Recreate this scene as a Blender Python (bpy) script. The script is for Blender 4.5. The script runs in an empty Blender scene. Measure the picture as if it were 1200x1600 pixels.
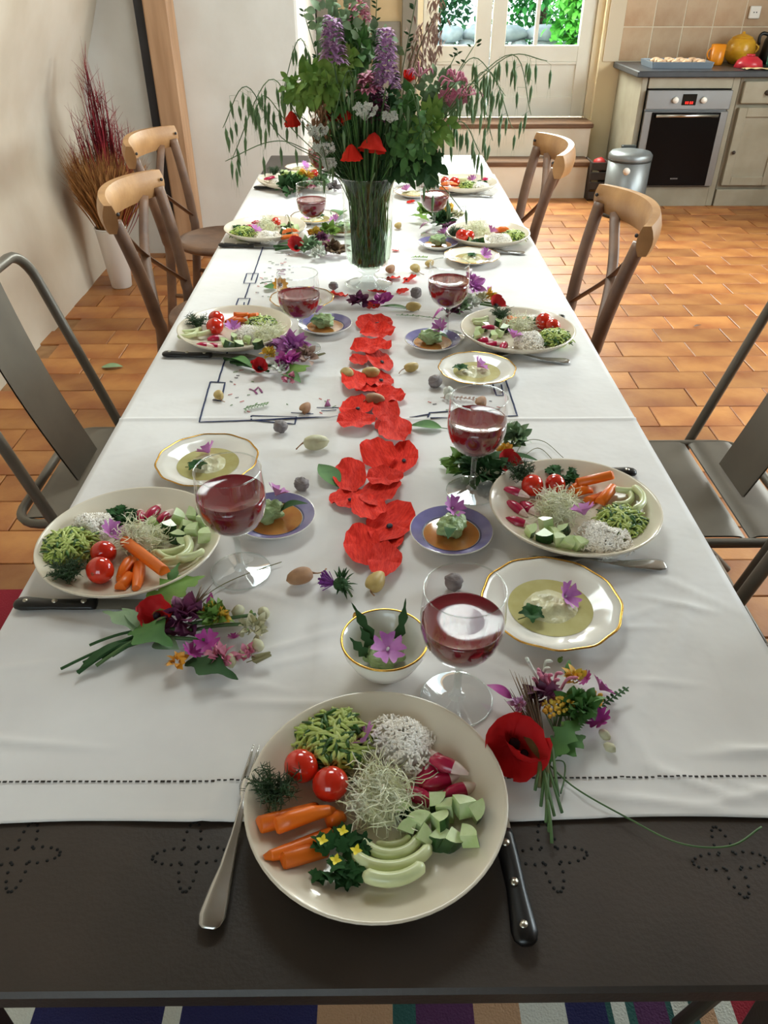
import bpy, math, random
from mathutils import Vector, Matrix, Euler, noise
R = math.radians
PI = math.pi
sc = bpy.context.scene
COL = sc.collection

# ------------------------------------------------------------------ camera, world, lights, exposure
F, CZ, PT, YAW = 1200.0, 1.48, R(35.3), R(0.5)
cam = bpy.data.cameras.new('camera')
cam.sensor_fit = 'VERTICAL'; cam.sensor_height = 36.0; cam.lens = 36.0 * F / 1600.0
cam.clip_start = 0.02; cam.clip_end = 200
camo = bpy.data.objects.new('camera', cam); COL.objects.link(camo)
camo.location = (0, 0, CZ); camo.rotation_euler = (PI/2 - PT, 0, -YAW)
sc.camera = camo

sc.view_settings.view_transform = 'Standard'
sc.view_settings.look = 'None'
sc.view_settings.gamma = 1.0
sc.view_settings.use_curve_mapping = False
sc.view_settings.exposure = 0.04
sc.cycles.transparent_max_bounces = 24
sc.cycles.caustics_reflective = False
sc.cycles.caustics_refractive = False

w = bpy.data.worlds.new('sky'); sc.world = w; w.use_nodes = True
bg = w.node_tree.nodes['Background']
bg.inputs[0].default_value = (0.80, 0.90, 1.0, 1); bg.inputs[1].default_value = 4.0

def area(name, loc, target, sx, sy, power, col):
    l = bpy.data.lights.new(name, 'AREA'); l.shape = 'RECTANGLE'; l.size = sx; l.size_y = sy
    l.energy = power; l.color = col
    o = bpy.data.objects.new(name, l); COL.objects.link(o)
    o.location = loc
    o.rotation_euler = (Vector(target) - Vector(loc)).to_track_quat('-Z', 'Y').to_euler()
    return o
# daylight at the glazed door, plus added lights at unseen windows
area('daylight_door_transom', (0.98, 7.02, 1.95), (0.9, 3.0, 0.9), 1.2, 0.9, 250, (1.0, 0.97, 0.92))
area('added_kitchen_light', (3.72, 4.3, 1.75), (0.6, 3.6, 0.6), 1.5, 1.3, 60, (1.0, 0.97, 0.93))
area('added_side_light', (3.72, 2.4, 1.75), (-1.0, 4.2, 1.4), 1.3, 1.3, 105, (0.84, 0.92, 1.0))
area('added_rear_light', (-0.6, -1.82, 1.85), (0.0, 2.0, 0.8), 1.3, 1.2, 1.5, (0.72, 0.84, 1.0))
area('added_roof_light', (0.0, 2.9, 2.78), (0.05, 3.1, 0.0), 0.95, 1.2, 33, (1.0, 0.97, 0.92))

# ------------------------------------------------------------------ pixel of the photograph -> place
def ray(px, py):
    x = (px - 600) / F; y = (800 - py) / F
    a, b, c = x, math.cos(PT) + y*math.sin(PT), -math.sin(PT) + y*math.cos(PT)
    s, k = math.sin(YAW), math.cos(YAW)
    return (a*k + b*s, b*k - a*s, c)
def P(px, py, z):
    d = ray(px, py); t = (z - CZ) / d[2]
    return Vector((d[0]*t, d[1]*t, z))
def PY(px, py, Y):
    d = ray(px, py); t = Y / d[1]
    return Vector((d[0]*t, Y, CZ + d[2]*t))
T = 0.76          # table top
TC = T + 0.005    # resting height on the cloth

# ------------------------------------------------------------------ materials
def lin(c):
    if isinstance(c, str):
        c = c.lstrip('#'); c = tuple(int(c[i:i+2], 16)/255 for i in (0, 2, 4))
    return tuple((v/12.92 if v <= 0.04045 else ((v+0.055)/1.055)**2.4) for v in c) + (1,)
MATS = {}
def mat(name, col, col2=None, scale=8, rough=0.6, metal=0, bump=0, bscale=60, stretch=None, island=None, rnd=0.0,
        trans=0, sss=0, emit=None, spec=0.5, coat=0, detail=4, contrast=(0.35, 0.65), sheen=0):
    m = bpy.data.materials.new(name); m.use_nodes = True
    nt = m.node_tree; N = nt.nodes; L = nt.links
    b = N['Principled BSDF']
    b.inputs['Roughness'].default_value = rough; b.inputs['Metallic'].default_value = metal
    b.inputs['Specular IOR Level'].default_value = spec
    if coat: b.inputs['Coat Weight'].default_value = coat
    if trans: b.inputs['Transmission Weight'].default_value = trans
    if sheen: b.inputs['Sheen Weight'].default_value = sheen
    if sss:
        b.inputs['Subsurface Weight'].default_value = sss
        b.inputs['Subsurface Radius'].default_value = (0.01, 0.006, 0.004)
    if emit:
        b.inputs['Emission Color'].default_value = lin(emit[0]); b.inputs['Emission Strength'].default_value = emit[1]
    b.inputs['Base Color'].default_value = lin(col)
    tc = N.new('ShaderNodeTexCoord'); mp = N.new('ShaderNodeMapping')
    L.new(tc.outputs['Object'], mp.inputs[0])
    if stretch: mp.inputs['Scale'].default_value = stretch
    out = None
    if col2 is not None:
        nz = N.new('ShaderNodeTexNoise'); nz.inputs['Scale'].default_value = scale; nz.inputs['Detail'].default_value = detail
        L.new(mp.outputs[0], nz.inputs['Vector'])
        rp = N.new('ShaderNodeValToRGB'); L.new(nz.outputs['Fac'], rp.inputs[0])
        e = rp.color_ramp.elements
        e[0].position, e[1].position = contrast; e[0].color = lin(col); e[1].color = lin(col2)
        out = rp.outputs[0]
    if rnd or island:
        if island:
            g = N.new('ShaderNodeNewGeometry'); src = g.outputs['Random Per Island']
        else:
            g = N.new('ShaderNodeObjectInfo'); src = g.outputs['Random']
        hs = N.new('ShaderNodeHueSaturation')
        mr = N.new('ShaderNodeMapRange'); mr.inputs[3].default_value = 1 - rnd; mr.inputs[4].default_value = 1 + rnd
        L.new(src, mr.inputs[0]); L.new(mr.outputs[0], hs.inputs['Value'])
        if out: L.new(out, hs.inputs['Color'])
        else: hs.inputs['Color'].default_value = lin(col)
        out = hs.outputs[0]
    if out: L.new(out, b.inputs['Base Color'])
    if bump:
        nb = N.new('ShaderNodeTexNoise'); nb.inputs['Scale'].default_value = bscale; nb.inputs['Detail'].default_value = 3
        L.new(mp.outputs[0], nb.inputs['Vector'])
        bp = N.new('ShaderNodeBump'); bp.inputs['Strength'].default_value = bump; bp.inputs['Distance'].default_value = 0.01
        L.new(nb.outputs['Fac'], bp.inputs['Height']); L.new(bp.outputs[0], b.inputs['Normal'])
    MATS[name] = m
    return m
def glassmat(name, tint=(1, 1, 1), lo=0.03, hi=0.75, rough=0.0, power=None):
    m = bpy.data.materials.new(name); m.use_nodes = True
    nt = m.node_tree; N = nt.nodes; L = nt.links; N.clear()
    o = N.new('ShaderNodeOutputMaterial'); t = N.new('ShaderNodeBsdfTransparent'); t.inputs[0].default_value = tint + (1,)
    g = N.new('ShaderNodeBsdfGlossy'); g.inputs['Roughness'].default_value = rough; g.inputs[0].default_value = (1, 1, 1, 1)
    f = N.new('ShaderNodeLayerWeight'); pw = N.new('ShaderNodeMath'); pw.operation = 'POWER'; pw.inputs[1].default_value = power or 3.5; L.new(f.outputs['Facing'], pw.inputs[0])
    mr = N.new('ShaderNodeMapRange'); mr.inputs[1].default_value = 0; mr.inputs[2].default_value = 1
    mr.inputs[3].default_value = lo; mr.inputs[4].default_value = hi
    mx = N.new('ShaderNodeMixShader')
    L.new(pw.outputs[0], mr.inputs[0]); L.new(mr.outputs[0], mx.inputs[0]); L.new(t.outputs[0], mx.inputs[1]); L.new(g.outputs[0], mx.inputs[2])
    L.new(mx.outputs[0], o.inputs[0])
    MATS[name] = m
    return m
M = MATS
mat('plaster_white', '#dedcd6', '#d4d0c8', 3, 0.9, bump=0.25, bscale=9)
mat('plaster_left', '#d9cfbf', '#cabda9', 2.2, 0.9, bump=0.35, bscale=7)
mat('plaster_stained', '#e3d6b4', '#c9a770', 2.4, 0.9, bump=0.2, bscale=9, contrast=(0.52, 0.78))
mat('plaster_cream', '#e6dcc4', '#dfd2b4', 3, 0.9)
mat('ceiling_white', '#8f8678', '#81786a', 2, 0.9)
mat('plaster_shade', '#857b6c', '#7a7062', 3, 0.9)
mat('mortar', '#a57c54', '#8f6844', 20, 0.95)
mat('terracotta', '#b67d44', '#8b4b23', 4.5, 0.45, rnd=0.22, bump=0.12, bscale=30, contrast=(0.34, 0.70), detail=8)
mat('terracotta_field', '#b67d44', '#8b4b23', 4.5, 0.45, rnd=0.22, island=True, bump=0.12, bscale=30, contrast=(0.34, 0.70), detail=8)
mat('table_metal', '#3e332b', '#302720', 5, 0.45, bump=0.05, bscale=200)
mat('hole_black', '#0b0908', rough=0.9)
mat('cloth', '#e9e6e4', '#e0dcda', 6, 0.85, bump=0.3, bscale=11, sheen=0.2)
mat('thread_navy', '#27315c', '#1f2848', 80, 0.8)
mat('thread_mauve', '#8f4a78', rough=0.8)
mat('thread_green', '#6f8a5a', rough=0.8)
mat('thread_red', '#c2564a', rough=0.8)
mat('thread_dark', '#3c3540', rough=0.8)
mat('hem_hole', '#2b241f', rough=0.9)
mat('china_cream', '#e6dcc9', '#e0d4bf', 6, 0.18, coat=0.3)
mat('china_white', '#efebe2', rough=0.14, coat=0.3)
mat('gold', '#c99a4a', rough=0.25, metal=1)
mat('glaze_purple', '#8b86b4', '#7a74a6', 30, 0.2, coat=0.4)
mat('glaze_line', '#5d5a7c', rough=0.2)
mat('sauce_orange', '#b8703a', '#c98a48', 30, 0.06, coat=0.8)
mat('mousse_green', '#a9bf86', '#8ba66c', 60, 0.4, bump=0.6, bscale=90, sss=0.1)
mat('dip_cream', '#ddd9b4', '#cfc99a', 40, 0.3, bump=0.4, bscale=70)
mat('oil_yellow', '#cbc58a', '#bdb474', 30, 0.08, coat=0.7)
mat('juice', '#7c1a26', '#6a141e', 20, 0.10, coat=0.4)
glassmat('glass', (0.975, 0.98, 0.98), 0.05, 0.8, 0.0, 3.0)
glassmat('glass_foot', (0.93, 0.94, 0.94), 0.12, 0.8, 0.03, 2.0)
glassmat('glass_thick', (0.90, 0.93, 0.92), 0.06, 0.9, 0.02, 2.5)
glassmat('glass_vase', (0.95, 0.97, 0.95), 0.04, 0.7)
glassmat('glass_pane', (0.96, 1.0, 0.98), 0.0, 0.5)
glassmat('water', (0.86, 0.93, 0.86), 0.0, 0.5)
mat('steel', '#c4c4c2', rough=0.22, metal=1)
mat('steel_brushed', '#8f9090', rough=0.42, metal=0.9, bump=0.04, bscale=300)
mat('knife_black', '#0a0a0c', rough=0.32)
mat('rivet', '#b9b4a6', rough=0.3, metal=1)
mat('tomato', '#d6301a', '#c32412', 12, 0.12, coat=0.6, rnd=0.1)
mat('carrot', '#e8701a', rough=0.35, rnd=0.12)
mat('cuc_flesh', '#d3e0b0', '#b9d08c', 50, 0.25, coat=0.3)
mat('cuc_skin', '#1e3a1e', '#2c5226', 60, 0.25, coat=0.3)
mat('radish_red', '#c01f4c', '#a31440', 30, 0.25, coat=0.3)
mat('radish_white', '#efe0d2', '#e8c7c0', 60, 0.35)
mat('fennel', '#d9dfae', '#c6d094', 30, 0.3, coat=0.2)
mat('rice', '#fdf9f2', '#f4ecdf', 40, 0.5)
mat('zucchini_light', '#c3d07a', '#a8bd58', 60, 0.35)
mat('zucchini_dark', '#3f6a28', '#2e5220', 60, 0.35)
mat('sprout', '#f6f5e0', '#e8e8bc', 60, 0.4)
mat('dill', '#33502a', '#24401f', 60, 0.6)
mat('parsley', '#2f5a2c', '#1f401f', 40, 0.75, spec=0.2)
mat('yellow_petal', '#ecd93a', rough=0.5)
mat('mallow', '#cf86c8', '#b264ae', 50, 0.5)
mat('mallow_deep', '#9c2a80', '#b8409c', 50, 0.5)
mat('poppy', '#e63420', '#cc1c10', 7, 0.75, rnd=0.14, spec=0.2, bump=0.2, bscale=12, stretch=(3, 1, 1))
mat('poppy_black', '#1c1220', rough=0.7)
mat('poppy_crimson', '#d41c1e', '#b41218', 16, 0.6)
mat('leaf_green', '#5a8644', '#426c34', 20, 0.6, spec=0.3)
mat('leaf_mid', '#84a24a', '#64883a', 20, 0.6, spec=0.3)
mat('leaf_dark', '#3a5c34', '#2b4a26', 20, 0.7, spec=0.25)
mat('leaf_sage', '#8aa37a', '#74906a', 20, 0.6)
mat('stem_green', '#5d7a46', '#46653a', 20, 0.6)
mat('stem_olive', '#7a7448', '#64603a', 20, 0.6)
mat('grass_brown', '#7d6248', '#5e4a34', 20, 0.7)
mat('oat_green', '#55744a', '#6f8d5c', 20, 0.6)
mat('yarrow', '#d8c24a', '#e09a28', 60, 0.6)
mat('white_flower', '#dfe0d6', '#c9cdc0', 60, 0.6)
mat('pink_flower', '#d88aa0', '#c46a88', 40, 0.5)
mat('lilac_flower', '#cda2c6', '#b283b4', 60, 0.6)
mat('plum_flower', '#7c3a5e', '#5e2a4c', 40, 0.5)
mat('blush_plume', '#b89a8a', '#9c7e70', 40, 0.7)
mat('bud_beige', '#cfcbaa', '#b9b592', 40, 0.5)
mat('orange_flower', '#dd9a2c', rough=0.5)
mat('thistle_purple', '#8c3f9c', '#6e2c80', 40, 0.6)
mat('pod_tan', '#c3a868', '#a58a4c', 30, 0.5)
mat('pod_brown', '#b08460', '#8c6242', 30, 0.6)
mat('shell_grey', '#8a8180', '#6a6264', 40, 0.6, bump=0.3, bscale=60)
mat('wood_dark', '#6b4a34', '#4f3526', 6, 0.5, stretch=(1, 1, 8), bump=0.1)
mat('wood_worn', '#7a5a44', '#5f4536', 10, 0.5, bump=0.1)
mat('wood_light', '#b98c5c', '#966a40', 7, 0.45, bump=0.1)
mat('wood_post', '#bd9673', '#a37c5a', 3, 0.6, stretch=(6, 6, 0.6))
mat('strip_screw_dark', '#2f2d2f', '#272527', 6, 0.6)
mat('chair_metal', '#6a6256', '#5d564b', 6, 0.42, metal=0.25)
mat('pot_white', '#e4e0da', rough=0.5)
mat('straw', '#b07a42', '#8c5a2c', 20, 0.8)
mat('straw_red', '#9c1a28', '#6e1420', 20, 0.7)
mat('door_white', '#e6e6dc', '#dedccf', 3, 0.5)
mat('step_white', '#e6ddcc', '#dccfb8', 4, 0.8)
mat('tread_wood', '#7c5a40', '#5f432e', 4, 0.5, stretch=(1, 8, 8))
mat('cupboard_tan', '#cbb48c', '#bda478', 3, 0.7)
mat('post_grey', '#8c8678', '#7c7668', 4, 0.7)
mat('cabinet_paint', '#a09a88', '#928b78', 5, 0.6)
mat('counter_slate', '#3f4246', '#33363a', 8, 0.35)
mat('oven_glass', '#040304', rough=0.25, spec=0.15)
mat('display', '#090808', rough=0.1)
mat('led', '#300404', rough=0.4, emit=('#ff2010', 2.0))
mat('knob_dark', '#3a2f28', rough=0.4)
mat('wall_tile', '#c4a988', '#b2906c', 5, 0.5, rnd=0.12, bump=0.1)
mat('grout', '#d8ccb4', rough=0.9)
mat('plastic_white', '#ebe8e0', rough=0.4)
mat('tray_blue', '#8e9aa6', rough=0.3, metal=0.5)
mat('pastry', '#e2c3a4', '#c9a07c', 40, 0.7)
mat('mug_orange', '#e08a1c', rough=0.25)
mat('pot_yellow', '#d8a52c', '#c48f20', 10, 0.25)
mat('bowl_red', '#c02a3a', rough=0.3)
mat('paper', '#e4cfa0', '#d8bf8c', 10, 0.8)
mat('jar_teal', '#4c8f7c', rough=0.3)
mat('black_plastic', '#141414', rough=0.4)
mat('bin_steel', '#85898a', rough=0.42, metal=0.7)
mat('bin_rim', '#2f3432', rough=0.5)
mat('crate_dark', '#3c3028', '#2c231d', 10, 0.7)
mat('red_object', '#b82a2a', rough=0.5)
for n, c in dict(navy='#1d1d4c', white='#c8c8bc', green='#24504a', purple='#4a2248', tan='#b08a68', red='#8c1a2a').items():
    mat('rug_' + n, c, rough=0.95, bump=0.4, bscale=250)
mat('terrace', '#cfd6d4', '#b4bcbc', 2, 0.9)
mat('stone', '#9aa2a6', '#7a8488', 6, 0.9, rnd=0.2)
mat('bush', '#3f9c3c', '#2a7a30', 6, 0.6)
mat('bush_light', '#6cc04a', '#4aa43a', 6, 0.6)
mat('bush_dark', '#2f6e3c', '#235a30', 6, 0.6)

# ------------------------------------------------------------------ mesh builder
class MB:
    def __init__(s): s.v = []; s.f = []; s.m = []; s.sm = []; s.T = Matrix.Identity(4)
    def add(s, verts, faces, mi=0, smooth=True):
        o = len(s.v)
        s.v += [s.T @ Vector(p) for p in verts]
        for f in faces: s.f.append(tuple(i + o for i in f)); s.m.append(mi); s.sm.append(smooth)
    def box(s, c, d, mi=0, rot=None, ch=0.0):
        x, y, z = d[0]/2, d[1]/2, d[2]/2
        A = Matrix.Translation(Vector(c)) @ (Euler(rot).to_matrix().to_4x4() if rot else Matrix.Identity(4))
        if ch <= 0:
            vs = [(sx*x, sy*y, sz*z) for sz in (-1, 1) for sy in (-1, 1) for sx in (-1, 1)]
            fs = [(0, 2, 3, 1), (4, 5, 7, 6), (0, 1, 5, 4), (2, 6, 7, 3), (0, 4, 6, 2), (1, 3, 7, 5)]
            s.add([A @ Vector(p) for p in vs], fs, mi, False); return
        def ring(ax, ay, h):
            return [(ax, ay-h, 0), (ax-h, ay, 0), (-ax+h, ay, 0), (-ax, ay-h, 0), (-ax, -ay+h, 0), (-ax+h, -ay, 0), (ax-h, -ay, 0), (ax, -ay+h, 0)]
        vs = []
        for (zz, ins) in ((-z, ch), (-z+ch, 0), (z-ch, 0), (z, ch)):
            vs += [(p[0], p[1], zz) for p in ring(x-ins, y-ins, ch)]
        fs = [tuple(reversed(range(8))), tuple(range(24, 32))]
        for k in range(3):
            for i in range(8): j = (i+1) % 8; fs.append((k*8+i, k*8+j, k*8+8+j, k*8+8+i))
        s.add([A @ Vector(p) for p in vs], fs, mi, False)
    def lathe(s, prof, n=32, c=(0, 0, 0), mi=0, scal=0, ns=0, mfun=None, smooth=True):
        vs = []; fs = []; c = Vector(c); k = len(prof)
        for i in range(n):
            a = 2*PI*i/n
            q = 1 + scal*math.cos(ns*a) if ns else 1
            for (r, z) in prof: vs.append(c + Vector((r*q*math.cos(a), r*q*math.sin(a), z)))
        ms = []
        for i in range(n):
            j = (i+1) % n
            for t in range(k-1):
                fs.append((i*k+t, j*k+t, j*k+t+1, i*k+t+1)); ms.append(mfun(t) if mfun else mi)
        o = len(s.v); s.v += [s.T @ p for p in vs]
        for f, m_ in zip(fs, ms): s.f.append(tuple(x+o for x in f)); s.m.append(m_); s.sm.append(smooth)
    def tube(s, pts, rad, n=6, mi=0, caps=True, flat=1.0):
        pts = [Vector(p) for p in pts]; k = len(pts)
        if not hasattr(rad, '__len__'): rad = [rad]*k
        t0 = (pts[1]-pts[0]).normalized()
        up = Vector((0, 0, 1)) if abs(t0.z) < 0.9 else Vector((1, 0, 0))
        nrm = (up - t0*up.dot(t0)).normalized()
        vs = []
        for i in range(k):
            t = (pts[min(i+1, k-1)] - pts[max(i-1, 0)]).normalized()
            nrm = (nrm - t*nrm.dot(t))
            nrm = nrm.normalized() if nrm.length > 1e-6 else t.orthogonal().normalized()
            b = t.cross(nrm)
            for j in range(n):
                a = 2*PI*j/n
                vs.append(pts[i] + (nrm*math.cos(a)*flat + b*math.sin(a))*rad[i])
        fs = []
        for i in range(k-1):
            for j in range(n):
                l = (j+1) % n; fs.append((i*n+j, i*n+l, i*n+n+l, i*n+n+j))
        if caps: fs += [tuple(reversed(range(n))), tuple(range((k-1)*n, k*n))]
        s.add(vs, fs, mi)
    def ball(s, c, r, nu=12, nv=8, mi=0, jit=0, seed=0, fr=2.0, rot=None):
        if not hasattr(r, '__len__'): r = (r, r, r)
        A = Euler(rot).to_matrix() if rot else Matrix.Identity(3)
        c = Vector(c); vs = []; fs = []
        def pt(d):
            k = 1 + (jit*noise.noise(d*fr + Vector((seed*7.3, seed*3.1, 1.7))) if jit else 0)
            return c + A @ Vector((d.x*r[0]*k, d.y*r[1]*k, d.z*r[2]*k))
        vs.append(pt(Vector((0, 0, -1))))
        for i in range(1, nv):
            th = PI*i/nv
            for j in range(nu):
                a = 2*PI*j/nu; vs.append(pt(Vector((math.sin(th)*math.cos(a), math.sin(th)*math.sin(a), -math.cos(th)))))
        vs.append(pt(Vector((0, 0, 1)))); last = len(vs)-1
        for j in range(nu): fs.append((0, 1+(j+1) % nu, 1+j))
        for i in range(nv-2):
            for j in range(nu):
                a = 1+i*nu; l = (j+1) % nu; fs.append((a+j, a+l, a+nu+l, a+nu+j))
        for j in range(nu): a = 1+(nv-2)*nu; fs.append((a+j, a+(j+1) % nu, last))
        s.add(vs, fs, mi)
    def sheet(s, fn, nu, nv, mi=0, smooth=True, thick=0):
        vs = [fn(i/nu, j/nv) for j in range(nv+1) for i in range(nu+1)]
        fs = [(j*(nu+1)+i, j*(nu+1)+i+1, (j+1)*(nu+1)+i+1, (j+1)*(nu+1)+i) for j in range(nv) for i in range(nu)]
        s.add(vs, fs, mi, smooth)
    def leaf(s, a, b, wd, bend=0.0, lobes=0, mi=0, n=8, up=(0, 0, 1), cup=0.15):
        a = Vector(a); b = Vector(b); t = b-a; L_ = t.length; t.normalize(); up = Vector(up)
        side = t.cross(up)
        side = side.normalized() if side.length > 1e-5 else Vector((1, 0, 0))
        nn = side.cross(t).normalized(); vs = []
        for i in range(n+1):
            u = i/n; wv = wd*(math.sin(PI*min(1, u**0.8*0.97+0.02)))
            if lobes: wv *= 1 + 0.38*math.cos(u*lobes*2*PI)
            c = a + t*L_*u + nn*(bend*L_*math.sin(PI*u))
            vs += [c - side*wv + nn*cup*wv, c, c + side*wv + nn*cup*wv]
        fs = []
        for i in range(n): k = i*3; fs += [(k, k+1, k+4, k+3), (k+1, k+2, k+5, k+4)]
        s.add(vs, fs, mi)
    def mesh(s, name, mats):
        me = bpy.data.meshes.new(name)
        me.from_pydata([tuple(p) for p in s.v], [], s.f)
        for m_ in (mats if isinstance(mats, (list, tuple)) else [mats]): me.materials.append(M[m_])
        me.polygons.foreach_set('material_index', s.m)
        me.polygons.foreach_set('use_smooth', s.sm)
        me.update(); return me

def props(o, label=None, cat=None, group=None, kind=None):
    if label: o['label'] = label
    if cat: o['category'] = cat
    if group: o['group'] = group
    if kind: o['kind'] = kind
    return o
def put(name, me, loc=(0, 0, 0), rot=(0, 0, 0), scale=(1, 1, 1), parent=None, **kw):
    o = bpy.data.objects.new(name, me); COL.objects.link(o)
    if parent is not None: o.parent = parent
    o.location = loc; o.rotation_euler = rot
    o.scale = scale if hasattr(scale, '__len__') else (scale,)*3
    return props(o, **kw)
def build(name, mb, mats, parent=None, loc=(0, 0, 0), rot=(0, 0, 0), bevel=0, solid=0, **kw):
    o = put(name, mb.mesh(name, mats), loc, rot, parent=parent, **kw)
    if solid:
        d = o.modifiers.new('thickness', 'SOLIDIFY'); d.thickness = solid; d.offset = 1
    if bevel:
        d = o.modifiers.new('bevel', 'BEVEL'); d.width = bevel; d.segments = 2; d.limit_method = 'ANGLE'
    return o
def thing(name, label, cat, loc=(0, 0, 0), rot=(0, 0, 0), group=None, scale=(1, 1, 1)):
    return put(name, None, loc, rot, scale, label=label, cat=cat, group=group)
def spawn(name, proto, label, cat, loc, rot=(0, 0, 0), group=None, scale=(1, 1, 1), kind=None):
    """proto: a mesh, or a list of (part name, mesh, [sub-parts]) shared by all copies"""
    if not isinstance(proto, list):
        return put(name, proto, loc, rot, scale, label=label, cat=cat, group=group, kind=kind)
    t = thing(name, label, cat, loc, rot, group, scale)
    for p in proto:
        c = put(p[0], p[1], parent=t)
        for q in (p[2] if len(p) > 2 else []): put(q[0], q[1], parent=c)
    return t
def arc(p0, p1, p2, n=10):
    p0, p1, p2 = Vector(p0), Vector(p1), Vector(p2)
    return [p0*(1-t)**2 + p1*2*t*(1-t) + p2*t*t for t in [i/n for i in range(n+1)]]
def smooth_path(pts, n=6):
    pts = [Vector(p) for p in pts]; out = []
    q = [pts[0]*2-pts[1]] + pts + [pts[-1]*2-pts[-2]]
    for i in range(1, len(q)-2):
        for k in range(n):
            t = k/n; a, b, c, d = q[i-1], q[i], q[i+1], q[i+2]
            out.append(0.5*((2*b) + (c-a)*t + (2*a-5*b+4*c-d)*t*t + (3*b-a-3*c+d)*t**3))
    out.append(pts[-1]); return out

# ================================================================== THE ROOM
def struct(name, mb, mats, parent=None, **kw):
    return build(name, mb, mats, parent, kind=None if parent else 'structure', **kw)
XR, YB, YF, ZC = 3.6, 6.75, -1.7, 2.65
# floor: mortar bed with terracotta tiles laid in running bond
mb = MB(); mb.box((0.9, 2.52, -0.06), (5.6, 8.6, 0.10)); floor = struct('floor', mb, 'mortar')
TL, TW, TH = 0.336, 0.168, 0.012
tile_meshes = []
for k in range(4):
    mb = MB(); rr = random.Random(k)
    j = lambda: rr.uniform(-0.0015, 0.0015)
    x, y = TL/2-0.0018, TW/2-0.0018
    b0 = [(-x, -y, -TH), (x, -y, -TH), (x, y, -TH), (-x, y, -TH)]
    b1 = [(-x+j(), -y+j(), -0.002), (x+j(), -y+j(), -0.002), (x+j(), y+j(), -0.002), (-x+j(), y+j(), -0.002)]
    b2 = [(p[0]*0.985, p[1]*0.97, 0) for p in b1]
    mb.add(b0+b1+b2, [(0, 1, 5, 4), (1, 2, 6, 5), (2, 3, 7, 6), (3, 0, 4, 7), (4, 5, 9, 8), (5, 6, 10, 9), (6, 7, 11, 10), (7, 4, 8, 11), (8, 9, 10, 11)], 0, False)
    tile_meshes.append(mb)
tile_data = [t.mesh('floor_tile', 'terracotta') for t in tile_meshes]
def seen(x, y, z=0):
    d = Vector((x, y, z-CZ)); s_, k_ = math.sin(YAW), math.cos(YAW)
    a = d.x*k_ - d.y*s_; b = d.x*s_ + d.y*k_
    dep = b*math.cos(PT) - d.z*math.sin(PT); u = b*math.sin(PT) + d.z*math.cos(PT)
    if dep < 0.05: return False
    px, py = 600+F*a/dep, 800-F*u/dep
    if not (-60 < px < 1260 and -60 < py < 1660): return False
    if z < T:
        t = (T-CZ)/(z-CZ); tx, ty = x*t, y*t
        if abs(tx) < 0.5 and 0.3 < ty < 3.93: return False
    return True
rng = random.Random(5); vis = []; rest = []
ny = int((YB-YF)/TW)+1
for r_ in range(ny):
    y = YF + (r_+0.5)*TW
    off = (r_ % 2)*TL/2 + rng.uniform(-0.05, 0.05)
    for c_ in range(18):
        x = -1.86 + off + (c_+0.5)*TL
        if x > XR or x - TL/2 < -1.87: continue
        if y > 6.68 and x > 1.9: continue
        pl = (x, y, rng.uniform(-0.001, 0.0015))
        (vis if any(seen(x+a, y+b) for a in (-.16, 0, .16) for b in (-.08, .08)) else rest).append(pl)
vis.sort(key=lambda p: (p[0]**2 + p[1]**2))
rest += vis[300:]; vis = vis[:300]
for i, p in enumerate(vis):
    o = put('floor_tile', tile_data[i % 4], (p[0], p[1], p[2]+0.0), (0, 0, PI*(i % 2)), parent=floor)
mb = MB()
for i, p in enumerate(rest):
    mb.T = Matrix.Translation(p)
    s_ = tile_meshes[i % 4]; mb.add(s_.v, s_.f, 0, False)
o = build('floor_tile_field', mb, 'terracotta_field', floor); o['kind'] = 'stuff'

# left wall: thick leaning plaster that swells inwards as it rises
prof = [(-1.63, -0.01), (-1.655, 0.35), (-1.69, 0.7), (-1.665, 0.92), (-1.60, 1.1), (-1.50, 1.33), (-1.40, 1.6), (-1.30, 2.0), (-1.22, 2.66)]
mb = MB()
def lw(u, v):
    k = v*(len(prof)-1); i = min(int(k), len(prof)-2); t = k-i
    x = prof[i][0]*(1-t)+prof[i+1][0]*t; z = prof[i][1]*(1-t)+prof[i+1][1]*t
    y = YF + u*(5.0-YF)
    x += 0.012*noise.noise(Vector((y*0.9, z*1.1, 3.0))) + 0.006*noise.noise(Vector((y*3, z*3, 1.0)))
    return (x, y, z)
mb.sheet(lw, 60, 24)
mb.box((-1.95, (5.0+YF)/2, 1.3), (0.4, 5.0-YF, 2.7))
struct('wall_left', mb, 'plaster_left')
# plaster block that closes the left half of the room, its flank runs back to the door wall
mb = MB(); mb.box((-1.215, 5.88, 1.315), (1.57, 1.86, 2.67), ch=0.012); struct('wall_back_left', mb, 'plaster_white')
# back wall with the garden door opening
DX0, DX1, DZ0, DZ1 = 0.30, 1.70, 0.50, 2.35
mb = MB()
def wbox(x0, x1, y0, y1, z0, z1, mi=0): mb.box(((x0+x1)/2, (y0+y1)/2, (z0+z1)/2), (x1-x0, y1-y0, z1-z0), mi)
wbox(-0.45, DX0, YB, YB+0.3, -0.02, ZC); wbox(DX1, XR+0.2, YB, YB+0.3, -0.02, ZC, 1)
wbox(DX0, DX1, YB, YB+0.3, -0.02, DZ0); wbox(DX0, DX1, YB, YB+0.3, DZ1, ZC)
struct('wall_back', mb, ['plaster_cream', 'plaster_stained'])
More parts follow.
